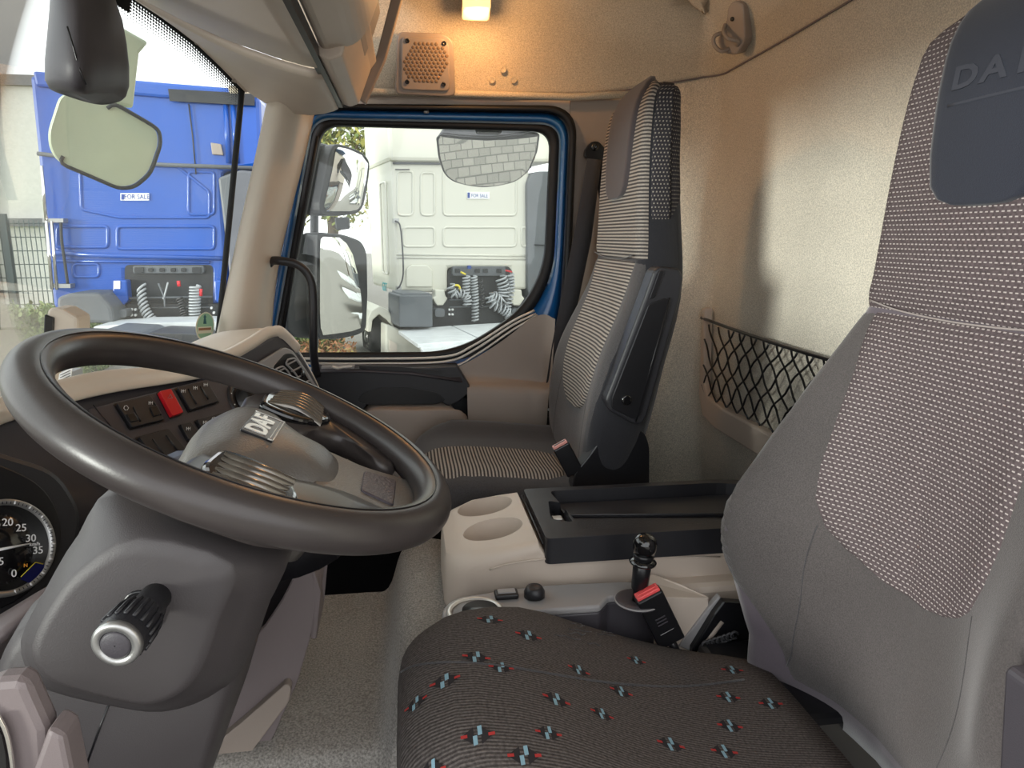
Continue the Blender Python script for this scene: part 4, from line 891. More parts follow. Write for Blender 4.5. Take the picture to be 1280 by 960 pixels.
# instrument cluster
gO = at(10, 682, Y=.86); gn = V((.80, -.50, .32)).normalized()
gu = (V((0, 1, 0))-gn*gn.y).normalized(); gv = gn.cross(gu)
if gv.z < 0: gv = -gv
def gp(u, v, d=0): return on_plane(u, v, gO, gn)+gn*d
part('cluster_hood', 'black_plastic', DB, lambda m: prism(m, rnd([gp(*q, -.03) for q in ((-60, 540), (20, 566), (80, 585), (112, 640), (104, 690), (70, 735), (20, 775), (-60, 820))], .03, 5), gn*.02), bevel=.008)
part('cluster_glass', 'satin_black', DB, lambda m: prism(m, rnd([gp(*q, -.012) for q in ((-60, 560), (10, 580), (60, 605), (84, 650), (78, 700), (40, 745), (-60, 790))], .03, 5), gn*.004), bevel=.002)
GC = gp(8, 684, -.004); hU = gp(8, 628, -.004); hR = gp(68, 700, -.004)
R0 = .5*((hU-GC).length+(hR-GC).length)
G = part('speedometer', 'gloss_black', DB, lambda m: lathe(m, [(R0*.98, -.003), (R0*.98, .001), (.0005, .001)], GC, gn, 48), label='round black dial with white numbers')
part('dial_ring', 'steel', G, lambda m: lathe(m, [(R0*1.03, -.003), (R0*1.03, .004), (R0*.99, .006), (R0*.90, .003), (R0*.90, -.003)], GC, gn, 64))
eR = (hR-GC).normalized(); eU = gn.cross(eR)
def dial(a, r): return GC+(eR*math.cos(a)+eU*math.sin(a))*r*R0+gn*.0022
for k in range(60):
    a = math.radians(-60+k*5)
    part('tick', 'satin_black' if k % 4 else 'white_print', G, lambda m: tube(m, [dial(a, .92)+gn*.0025, dial(a, 1.0)+gn*.003], .0006 if k % 4 else .0012, 4))
tu = (gp(8, 640)-gp(8, 690)).normalized(); tr_ = tu.cross(gn)
for s_, u, v in (('20', 10, 653), ('25', 27, 660), ('30', 39, 673), ('35', 48, 688), ('15', -6, 655), ('0', 18, 717), ('5', 2, 702)): text(s_, .0125, gp(u, v, -.0008), tr_, tu, 'white_print', G, 'numeral')
text('km/h', .006, gp(44, 680, -.0008), tr_, tu, 'white_print', G, 'lettering')
part('needle', 'white_print', G, lambda m: tube(m, [gp(-14, 690, .004), gp(36, 680, .004)], [.0022, .0008], 5))
mat('screen_navy', (18, 22, 70), .2)
part('display', 'screen_navy', G, lambda m: prism(m, [gp(*q, -.001) for q in ((26, 724), (44, 704), (56, 704), (54, 718), (40, 730))], gn*.0006), label='small dark blue display')
part('display_line', 'yellow_hose', G, lambda m: tube(m, [gp(26, 721, .0002), gp(44, 703, .0002), (gp(54, 705, .0002))], .0006, 4)); text('N', .006, gp(32, 707, .0002), tr_, tu, 'amber', G, 'lettering')
# lower dash mouldings at the left edge
part('lower_moulding', 'grey_taupe', DB, lambda m: grid(m, surf([[at(-40, 790, Y=.78), at(0, 768, Y=.78), at(50, 738, Y=.80), at(80, 722, Y=.84)], [at(-40, 830, Y=.74), at(0, 800, Y=.74), at(50, 762, Y=.78), at(80, 745, Y=.82)], [at(-40, 850, Y=.80), at(0, 826, Y=.80), at(40, 790, Y=.84), at(70, 770, Y=.88)]], 4, 4)), solid=.01)
part('lower_dash', 'satin_black', DB, lambda m: prism(m, [at(*q, Y=.93) for q in ((-60, 760), (110, 700), (120, 860), (-60, 1000))], (-.1, .25, 0)))
t = thing('corner_moulding', 'taupe stepped plastic moulding with chrome edge at the bottom left corner', 'moulding', at(20, 990, Y=.45))
part('upper_block', 'grey_taupe', t, lambda m: prism(m, [at(*q, Y=.46) for q in ((-30, 862), (-4, 852), (20, 850), (33, 854), (40, 872), (58, 912), (62, 1000), (-30, 1000))], (0, .02, 0)), bevel=.006)
part('lower_block', 'grey_taupe', t, lambda m: prism(m, [at(*q, Y=.45) for q in ((59, 911), (80, 921), (94, 990), (94, 1010), (34, 1010), (38, 970))], (0, .025, 0)), bevel=.004)
part('chrome_edge', 'chrome', t, lambda m: tube(m, cr([at(*q, Y=.455) for q in ((-3, 895), (6, 912), (12, 935), (16, 965), (16, 990))], 4), .0018, 8)); part('dark_dial', 'gloss_black', t, lambda m: prism(m, [at(*q, Y=.457) for q in ((-30, 880), (-4, 897), (5, 915), (10, 940), (13, 1000), (-30, 1000))], (0, -.003, 0)))
# grab bar on the pillar
t = thing('grab_handle', 'black curved grab handle from the windscreen pillar down to the dash corner', 'handle', at(338, 326, Y=1.84))
part('bar', 'black_plastic', t, lambda m: tube(m, cr([at(336, 326, Y=1.87), at(350, 326, Y=1.84), at(372, 331, Y=1.835), at(385, 343, Y=1.835), at(391, 362, Y=1.835), at(392, 400, Y=1.835), at(392, 440, Y=1.84), at(396, 470, Y=1.86)], 6), .0105, 12)); part('foot', 'black_plastic', t, lambda m: lathe(m, [(.018, 0), (.017, .008), (.011, .012)], at(334, 326, Y=1.865), V((.8, -.6, 0)), 16))
# little beige box standing on the dash (camera for the road)
t = thing('dash_box', 'small beige and black plastic box on the dash behind the steering wheel rim', 'box', at(90, 440, Y=1.45))
q0 = [at(*q, Y=1.40) for q in ((55, 388), (64, 385), (68, 412), (54, 412))]
part('body', 'beige_light', t, lambda m: prism(m, [at(*q, Y=1.42) for q in ((58, 388), (66, 384), (78, 386), (97, 397), (97, 425), (56, 425))], (0, .06, 0)), bevel=.006)
part('lens', 'gloss_black', t, lambda m: prism(m, [at(*q, Y=1.415) for q in ((55, 393), (67, 397), (66, 425), (54, 425))], (0, .02, 0)), bevel=.002)
t = thing('paper_card', 'white printed card with small grid standing behind the dash band', 'card', at(82, 478, Y=1.30))
part('card', 'sticker_white', t, lambda m: prism(m, [at(*q, Y=1.30) for q in ((74, 467), (90, 459), (88, 474), (72, 483))], (0, .002, 0)))
for k in range(4): part('print_line', 'dark_steel', t, lambda m: tube(m, [at(75, 469+k*3.2, Y=1.298), at(88, 463+k*3.2, Y=1.298)], .0006, 4))
part('holder', 'beige_light', t, lambda m: prism(m, [at(*q, Y=1.31) for q in ((54, 466), (68, 462), (66, 490), (58, 492))], (0, .03, 0)), bevel=.003)
# =====================================================================
# STEERING WHEEL
# =====================================================================
AL = .436; CW = V((-.16, .739, .807)); WN = V((math.sin(AL), 0, math.cos(AL))); W1 = V((math.cos(AL), 0, -math.sin(AL))); W2 = V((0, 1, 0))
def wp(a, b_, h=0): return CW+W1*a+W2*b_+WN*h
SW = thing('steering_wheel', 'large worn dark brown steering wheel with ribbed button pads and badge', 'steering wheel', wp(0, 0, -.05))
RW, RT = .198, .0205
mb = MB(); rows = []
for i in range(96):
    a = 2*PI*i/96; row = []
    for j in range(20):
        q = 2*PI*j/20; rr = RT*(1-.05*(math.cos(q) < -.6)); row.append(wp((RW+rr*math.cos(q))*math.cos(a), (RW+rr*math.cos(q))*math.sin(a), rr*.95*math.sin(q)))
    rows.append(row)
grid(mb, rows, closed_u=True, closed_v=True); mb.build('rim', 'wheel_leather', SW)
part('rim_seam', 'satin_black', SW, lambda m: tube(m, [wp((RW-.004)*math.cos(a), (RW-.004)*math.sin(a), RT*.95) for a in [2*PI*k/96 for k in range(96)]], .0007, 4, closed=True))
def slab(name, ab, h0, h1, mt, r=.01, bevel=.006, crown=None, **k):
    q = rnd([V((a, b_, 0)) for a, b_ in ab], r, 4)
    return part(name, mt, SW, lambda m: prism(m, [wp(p.x, p.y, h0) for p in q], WN*(h1-h0)), bevel=bevel, seg=4, **k)
# arms: near and far, mirrored, and the lower centre spoke
armp = [(-.030, .085), (-.035, .150), (-.020, .190), (.050, .190), (.105, .160), (.150, .118), (.163, .085), (.140, .075), (.115, .098), (.085, .112), (.055, .095), (.045, .075)]
for s in (1, -1):
    pl = armp if s > 0 else [(-.030, .085), (-.035, .150), (-.020, .190), (.050, .190), (.105, .160), (.150, .118), (.163, .060), (.110, .050), (.075, .060), (.045, .075)]
    mb = MB(); 
    q = rnd([V((a, s*b_, 0)) for a, b_ in pl], .012, 4); c0 = sum(q, V())/len(q)
    A_ = [wp(p.x, p.y, -.026) for p in q]; B_ = [wp(p.x, p.y, -.014) for p in q]; C_ = [wp(c0.x+(p.x-c0.x)*.93, c0.y+(p.y-c0.y)*.93, -.007) for p in q]; D_ = [wp(c0.x+(p.x-c0.x)*.55, c0.y+(p.y-c0.y)*.55, -.003) for p in q]
    n_ = len(q); vs = A_+B_+C_+D_; fs = []
    for k in range(3): fs += [(k*n_+i, k*n_+(i+1) % n_, (k+1)*n_+(i+1) % n_, (k+1)*n_+i) for i in range(n_)]
    fs += [tuple(range(n_))[::-1], tuple(range(3*n_, 4*n_))]; mb.add(vs, fs); mb.build('spoke', 'wheel_leather', SW)
slab('spoke', [(.075, -.058), (.12, -.050), (.185, -.066), (.187, .066), (.12, .050), (.075, .058)], -.034, -.010, 'hub_plastic', .01, .008)
mat('grip_pad', (70, 64, 72), .4, grain=2.2, gscale=260)
slab('grip_pad', [(.122, -.032), (.158, -.040), (.160, .040), (.122, .032)], -.012, -.0078, 'grip_pad', .006, .002, label='pebbled dark pad on the lower spoke')
# hub dome: sections stacked along the wheel axis
hub = [(-.044, -.06), (-.050, .0), (-.044, .06), (-.032, .100), (.0, .112), (.028, .085), (.055, .062), (.085, .052), (.100, .036), (.104, 0), (.100, -.036), (.085, -.052), (.055, -.062), (.028, -.085), (.0, -.112), (-.032, -.105)]
hp = cr([V((a, b_, 0)) for a, b_ in hub], 4, closed=True); c0 = V((.02, 0, 0)); rows = []
for sc, h in ((.94, -.085), (1.0, -.065), (1.03, -.045), (1.0, -.026), (.95, -.015), (.86, -.007), (.70, .0), (.45, .005), (.2, .007), (.01, .0075)):
    rows.append([wp(c0.x+(p.x-c0.x)*sc, p.y*sc, h) for p in hp])
mb = MB(); grid(mb, rows, closed_u=True, cap=True); mb.build('hub_cover', 'hub_plastic', SW)
mb = MB(); rows = []
for sc, h in ((.95, -.10), (1.0, -.08), (1.0, -.06), (.9, -.05)):
    rows.append([wp(c0.x-.004+(p.x-c0.x)*sc, p.y*sc, h) for p in hp])
grid(mb, rows, closed_u=True, cap=True); mb.build('hub_base', 'hub_plastic', SW)
mat('pad_rib', (120, 116, 110), .16, metal=.6)
# ribbed button pads
for s in (1, -1):
    base = rnd([V((a, s*b_, 0)) for a, b_ in ((-.012, .088), (-.016, .14), (.0, .178), (.03, .184), (.062, .166), (.070, .135), (.052, .098), (.022, .084))], .014, 4)
    o_ = part('button_pad', 'gloss_black', SW, lambda m: prism(m, [wp(p.x, p.y, -.010) for p in base], WN*.014), bevel=.005, seg=3)
    for k in range(6):
        f = (k+.5)/6; hw_ = .0042
        L_a = [(-.006+.066*g*(1-.15*f)+.004*f, s*(.096+.076*f+.010*math.sin(g*PI)), .0040+.0050*math.sin(g*PI)) for g in [j/10 for j in range(11)]]
        rows = [[wp(a_, b_+dy, h_+dh) for dy, dh in ((-hw_, -.004), (-hw_*.8, 0), (0, .0016), (hw_*.8, 0), (hw_, -.004))] for a_, b_, h_ in L_a]
        part('button_rib', 'pad_rib', o_, lambda m: grid(m, rows))
# badge with its letters
hb = .0075
part('badge', 'satin_black', SW, lambda m: prism(m, [wp(a, b_, hb-.002) for a, b_ in ((-.008, -.036), (.024, -.036), (.024, .036), (-.008, .036))], WN*.0026), bevel=.0006)
part('badge_frame', 'silver_print', SW, lambda m: tube(m, [wp(a, b_, hb+.0008) for a, b_ in ((.019, -.036), (.024, -.036), (.024, .036), (-.008, .036))], .0008, 5))
part('badge_frame', 'silver_print', SW, lambda m: tube(m, [wp(a, b_, hb+.0008) for a, b_ in ((.0205, -.030), (.0205, .034))], .0006, 5))
text('DAF', .029, wp(.006, 0, hb+.001), W2, -W1, 'silver_print', SW, ext=.0006, sx=1.12, bold=.0009)

# =====================================================================
# STEERING COLUMN
# =====================================================================
SCO = thing('steering_column', 'dark grey steering column shroud with adjusting stalk under the wheel', 'steering column', (-.25, .72, 0))
face = [(175, 670), (292, 704), (275, 775), (254, 835), (228, 866), (190, 881), (150, 876), (75, 856), (48, 838), (38, 806), (67, 748), (104, 706)]
outer = [(152, 617), (346, 689), (330, 765), (303, 835), (262, 872), (205, 890), (145, 884), (62, 864), (36, 842), (26, 800), (56, 738), (98, 668)]
fl_ = [at(u, v, Y=.555) for u, v in face]; ol = [at(u, v, Y=.60) for u, v in outer]
cen = sum(ol, V())/len(ol)
def shrink(L, s, y): return [V((cen.x+(p.x-cen.x)*s, y, cen.z+(p.z-cen.z)*s)) for p in L]
top_ = [V((p.x, .553, p.z)) for p in shrink(fl_, .9, .553)]
secs = [shrink(fl_, .3, .551), shrink(fl_, .85, .552), shrink(fl_, .97, .5535), [p+V((0, .002, 0)) for p in fl_], [a.lerp(b_, .5) for a, b_ in zip(fl_, ol)], ol, shrink(ol, 1.0, .66), shrink(ol, .90, .74), shrink(ol, .78, .84), shrink(ol, .6, .90)]
secs = [cr(s, 3, closed=True) for s in secs]
mb = MB(); grid(mb, secs, closed_u=True, cap=True); pod = mb.build('upper_shroud', 'column_grey', SCO)
low = [(20, 760), (318, 770), (300, 850), (270, 935), (240, 1040), (-30, 1080), (-40, 900)]
ll = [at(u, v, Y=.61) for u, v in low]
mb = MB(); c2 = sum(ll, V())/len(ll)
secs = [cr(rnd([V((c2.x+(p.x-c2.x)*s, y, c2.z+(p.z-c2.z)*s)) for p in ll], .03, 3), 1, closed=True) for s, y in ((.86, .598), (.95, .605), (1, .64), (1, .82), (.95, .87), (.8, .88))]
grid(mb, secs, closed_u=True, cap=True); mb.build('lower_shroud', 'column_grey', SCO)
part('shroud_joint', 'satin_black', SCO, lambda m: tube(m, [at(u, v, Y=y) for u, v, y in ((234, 664, .585), (221, 684, .556), (208, 715, .5535), (192, 748, .5525))], .0011, 5))
part('shroud_joint', 'satin_black', SCO, lambda m: tube(m, [at(u, v, Y=y) for u, v, y in ((152, 826, .5522), (143, 848, .5525), (136, 872, .556))], .0010, 5))
part('shroud_joint', 'satin_black', SCO, lambda m: tube(m, [at(u, v, Y=y) for u, v, y in ((136, 880, .598), (121, 920, .598), (105, 965, .598))], .0011, 5))
part('screw_hole', 'silver_print', SCO, lambda m: lathe(m, [(.005, 0), (.004, .002), (.0005, .001)], at(311, 772, Y=.615), (.5, -1, 0), 10))
part('column_tube', 'satin_black', SCO, lambda m: tube(m, [wp(0, 0, -.06), wp(0, 0, -.16), wp(-.02, 0, -.3)], .07, 16))
part('key_barrel', 'satin_black', SCO, lambda m: tube(m, [wp(.06, .02, -.07), wp(.10, .02, -.12)], .05, 14))
# stalk
p0 = at(196, 745, Y=.553); p1 = at(145, 806, Y=.49); d = (p1-p0); Ls = d.length; d.normalize()
esc = [at(u, v, Y=.553) for u, v in ((163, 738), (182, 735), (205, 743), (210, 757), (203, 778), (192, 784), (158, 760), (154, 750))]
part('stalk_boot', 'satin_black', SCO, lambda m: prism(m, rnd(esc, .006, 3), (0, -.004, 0)), bevel=.001)
ST = part('stalk', 'black_plastic', SCO, lambda m: lathe(m, [(.0115, 0), (.0115, Ls*.30), (.013, Ls*.36), (.0165, Ls*.5), (.0175, Ls*.86), (.0165, Ls*.96), (.0155, Ls), (.010, Ls+.0005), (.0005, Ls+.0005)], p0, d, 32))
xx, yy = frame(d)
for k in range(18):
    a = k*2*PI/18; q = xx*math.cos(a)+yy*math.sin(a)
    part('grip_ridge', 'black_plastic', ST, lambda m: tube(m, [p0+d*Ls*.42+q*.0152, p0+d*Ls*.55+q*.0172, p0+d*Ls*.82+q*.0178], .0016, 5))
part('end_ring', 'steel', ST, lambda m: lathe(m, [(.0172, -.004), (.0172, 0), (.0155, .0018), (.0112, .001), (.0112, -.002)], p1, d, 32)); part('end_button', 'charcoal', ST, lambda m: lathe(m, [(.0105, -.002), (.0105, .001), (.009, .002), (.0005, .0018)], p1, d, 28, cap=False))
part('stalk_mark', 'white_print', ST, lambda m: lathe(m, [(.0016, 0), (.0014, .0012), (.0001, .0012)], p0+d*Ls*.34+(-yy*.0-xx*0)+(V((0, -1, .3)).normalized()*.0125), V((0, -1, .3)), 8))
# storage pocket beside the column
SP = thing('storage_pocket', 'taupe plastic storage pocket on the floor beyond the steering column', 'storage bin', at(320, 945, Y=.97))
pk = [(262, 790), (325, 792), (352, 752), (372, 712), (380, 701), (388, 707), (395, 740), (390, 790), (372, 852), (340, 925), (262, 1000)]
part('pocket', 'grey_taupe', SP, lambda m: prism(m, rnd(loop_at(pk, .93), .01, 2), (0, .012, 0)), bevel=.004)
part('pocket_back', 'charcoal', SP, lambda m: prism(m, loop_at([(300, 680), (385, 690), (392, 720), (385, 800), (300, 880)], 1.02), (0, .012, 0)), bevel=.004)
part('pocket_end', 'grey_taupe', SP, lambda m: prism(m, [at(381, 702, Y=.93), at(395, 740, Y=.93), at(388, 800, Y=.93), at(388, 800, Y=.93)+V((0, .09, 0)), at(395, 740, Y=.93)+V((0, .09, 0)), at(381, 702, Y=.93)+V((0, .09, 0))], (.008, 0, 0)), bevel=.003)
part('foot', 'taupe_plastic', SP, lambda m: prism(m, rnd(loop_at([(262, 948), (262, 935), (300, 905), (358, 854), (364, 860), (361, 878), (310, 946)], .915), .006, 2), (0, .03, 0)), bevel=.004)

# =====================================================================
# CENTRE CONSOLE
# =====================================================================
CC = thing('centre_console', 'beige centre console with two cup holders and black lidded tray', 'console', (.45, 1.2, .41))
def cs(x, y0, y1, zt_, zb, r):
    q = rnd([V((x, y0, zb)), V((x, y0, zt_)), V((x, y1, zt_)), V((x, y1, zb))], [.001, r, r, .001], 6); return q
secs = [cs(.045, 1.10, 1.22, .47, .32, .04), cs(.050, 1.085, 1.28, .486, .32, .05), cs(.07, 1.068, 1.305, .498, .32, .04), cs(.11, 1.060, 1.318, .506, .32, .025), cs(.16, 1.057, 1.312, .514, .32, .02), cs(.195, 1.055, 1.30, .521, .32, .016), cs(.21, 1.055, 1.27, .496, .32, .012), cs(.75, 1.055, 1.27, .496, .32, .012)]
mb = MB(); grid(mb, [cr(s, 1, closed=True) for s in secs], closed_u=True, cap=True); body = mb.build('body', 'beige_plastic', CC)
for (u, v) in ((606, 635), (616, 664)):
    c = at(u, v, Z=.505); cut = part('cutter', 'beige_plastic', None, lambda m: grid(m, [[c+V((r_*1.22*math.cos(a)+h_*-.1, r_*math.sin(a), h_)) for a in [2*PI*k/40 for k in range(40)]] for r_, h_ in ((.032, -.085), (.0425, 0), (.044, .05))], closed_u=True, cap=True))
    boolean(body, cut)
for poly in body.data.polygons: poly.use_smooth = True
m_ = body.modifiers.new('bevel', 'BEVEL'); m_.width = .003; m_.segments = 3; m_.limit_method = 'ANGLE'; m_.angle_limit = .6
wn_ = body.modifiers.new('wn', 'WEIGHTED_NORMAL')
part('lower_step', 'beige_plastic', CC, lambda m: box(m, (.58, 1.12, .40), (.40, .20, .09)), bevel=.012)
part('body_crease', 'beige_plastic', CC, lambda m: tube(m, cr([at(612, 712, Y=1.058), at(640, 704, Y=1.054), at(690, 698, Y=1.053), at(760, 697, Y=1.053), at(900, 696, Y=1.053)], 5), .0016, 6))
tl = [(.205, 1.035), (.245, 1.018), (.80, 1.018), (.80, 1.385), (.205, 1.385)]
tray = part('tray', 'black_plastic', CC, lambda m: prism(m, [(p.x, p.y, .488) for p in rnd([V((a, b_, 0)) for a, b_ in [(.205, 1.045), (.775, 1.045), (.66, 1.276), (.205, 1.276)]], [.01, .02, .08, .01], 8)], (0, 0, .044)))
cut = part('cutter', 'black_plastic', None, lambda m: prism(m, [(p.x, p.y, .502) for p in rnd([V((a, b_, 0)) for a, b_ in [(.275, 1.072), (.72, 1.066), (.62, 1.256), (.255, 1.256)]], [.012, .03, .06, .012], 6)], (0, 0, .06), taper=1.03))
boolean(tray, cut)
cut = part('cutter', 'black_plastic', None, lambda m: prism(m, [(p.x, p.y, .508) for p in rnd([V((a, b_, 0)) for a, b_ in [(.228, 1.125), (.262, 1.105), (.262, 1.195), (.240, 1.21)]], .01, 4)], (0, 0, .06)))
boolean(tray, cut); m_ = tray.modifiers.new('bevel', 'BEVEL'); m_.width = .004; m_.segments = 3; m_.limit_method = 'ANGLE'; m_.angle_limit = .6
part('latch', 'satin_black', CC, lambda m: box(m, (.246, 1.15, .512), (.024, .045, .012)), bevel=.002); part('latch_button', 'silver_print', CC, lambda m: box(m, (.246, 1.158, .519), (.016, .016, .003)), bevel=.001)
mat('tray_mat', (44, 44, 47), .45, grain=1.6, gscale=330)
part('tray_mat', 'tray_mat', CC, lambda m: prism(m, [(p.x, p.y, .502) for p in rnd([V((a, b_, 0)) for a, b_ in [(.280, 1.076), (.70, 1.07), (.66, 1.14), (.270, 1.19)]], .008, 3)], (0, 0, .002)))
part('tray_step', 'black_plastic', CC, lambda m: prism(m, [(.268, 1.195, .502), (.66, 1.145, .502), (.61, 1.25, .502), (.262, 1.25, .502)], (0, 0, .008)), bevel=.002)
part('tray_joint', 'satin_black', CC, lambda m: tube(m, [(.2, 1.262, .5245), (.2, 1.16, .5245), (.2, 1.075, .524), (.202, 1.058, .518)], .0016, 6))
# gear console
GC_ = thing('gear_console', 'grey shift console with oval tray, two buttons beside the driver seat', 'console', (.2, 1.0, .41))
gpx = [(553, 800), (551, 764), (560, 752), (580, 745), (620, 738), (670, 733), (740, 730), (790, 729), (826, 738), (850, 760), (870, 800), (860, 860), (600, 860)]
gl = [at(u, v, Z=.487) for u, v in gpx]
gl = rnd([V((.040, .925, .46)), V((.033, .975, .46)), V((.055, 1.012, .46)), V((.186, 1.034, .46)), V((.345, 1.026, .46)), V((.378, .995, .46)), V((.37, .985, .46)), V((.29, .982, .46)), V((.27, .957, .46)), V((.12, .957, .46)), V((.08, .91, .46))], [.01, .03, .03, .05, .03, .01, .005, .005, .005, .02, .02], 6)
part('top_plate', 'grey_plastic', GC_, lambda m: prism(m, gl, (0, 0, -.012)), bevel=.004, seg=3)
part('body', 'charcoal', GC_, lambda m: prism(m, [p+V((0, 0, -.011)) for p in gl], (0, 0, -.20), taper=.97), bevel=.003)
part('beige_cheek', 'beige_plastic', GC_, lambda m: prism(m, rnd([V((.350, 1.045, .456)), V((.385, 1.048, .458)), V((.42, 1.02, .452)), V((.46, .99, .44)), V((.36, .985, .452))], .008, 3), (0, 0, -.20)), bevel=.006)
o = at(592, 763, Z=.487)
part('tray_ring', 'silver_print', GC_, lambda m: lathe(m, [(.042, 0), (.042, .003), (.035, .0035), (.035, 0)], (.084, .965, .46), (0, 0, 1), 40)); part('tray_hollow', 'satin_black', GC_, lambda m: lathe(m, [(.027, 0), (.027, .0015), (.001, .0015)], (.092, .968, .4605), (0, 0, 1), 32)); part('tray_flap', 'grey_plastic', GC_, lambda m: lathe(m, [(.034, 0), (.034, .001), (.001, .001)], (.084, .965, .46), (0, 0, 1), 36))
c = at(633, 745, Z=.462); part('flat_button', 'black_plastic', GC_, lambda m: box(m, c+V((0, 0, .003)), (.036, .022, .009)), bevel=.003); part('button_face', 'grey_plastic', GC_, lambda m: box(m, c+V((0, 0, .008)), (.027, .013, .003)), bevel=.001)
c = at(668, 745, Z=.462); part('round_knob', 'black_plastic', GC_, lambda m: lathe(m, [(.016, 0), (.016, .008), (.013, .014), (.011, .016), (.006, .014), (.001, .014)], c, (0, 0, 1), 24))
c = V(at(797, 752, Z=.46)); part('lever_socket', 'charcoal', GC_, lambda m: lathe(m, [(.034, 0), (.034, .004), (.028, .006), (.016, .004), (.001, .002)], c, (0, 0, 1), 32)); part('socket_rim', 'grey_plastic', GC_, lambda m: tube(m, [c+V((.034*math.cos(a*.2), .034*math.sin(a*.2), .003)) for a in range(31)], .0014, 5, closed=True))
GL = thing('gear_lever', 'black gear lever with round knob and collar standing on the shift console', 'gear lever', c)
a0 = c+V((0, 0, .002)); a1 = at(808, 668, Y=c.y-.005); d = (a1-a0); Lg = d.length; d.normalize()
part('shaft', 'satin_black', GL, lambda m: lathe(m, [(.009, 0), (.009, Lg*.15), (.0125, Lg*.20), (.014, Lg*.58), (.012, Lg*.60)], a0, d, 20))
part('collar', 'gloss_black', GL, lambda m: lathe(m, [(.012, Lg*.56), (.020, Lg*.575), (.0205, Lg*.60), (.014, Lg*.63), (.012, Lg*.64)], a0, d, 28))
part('knob_base', 'satin_black', GL, lambda m: lathe(m, [(.0125, Lg*.62), (.0155, Lg*.66), (.0158, Lg*.71), (.0150, Lg*.715)], a0, d, 24))
part('knob', 'gloss_black', GL, lambda m: lathe(m, [(.0155, Lg*.715), (.0175, Lg*.80), (.0178, Lg*.88), (.0155, Lg*.94), (.010, Lg*.985), (.0005, Lg)], a0, d, 28))

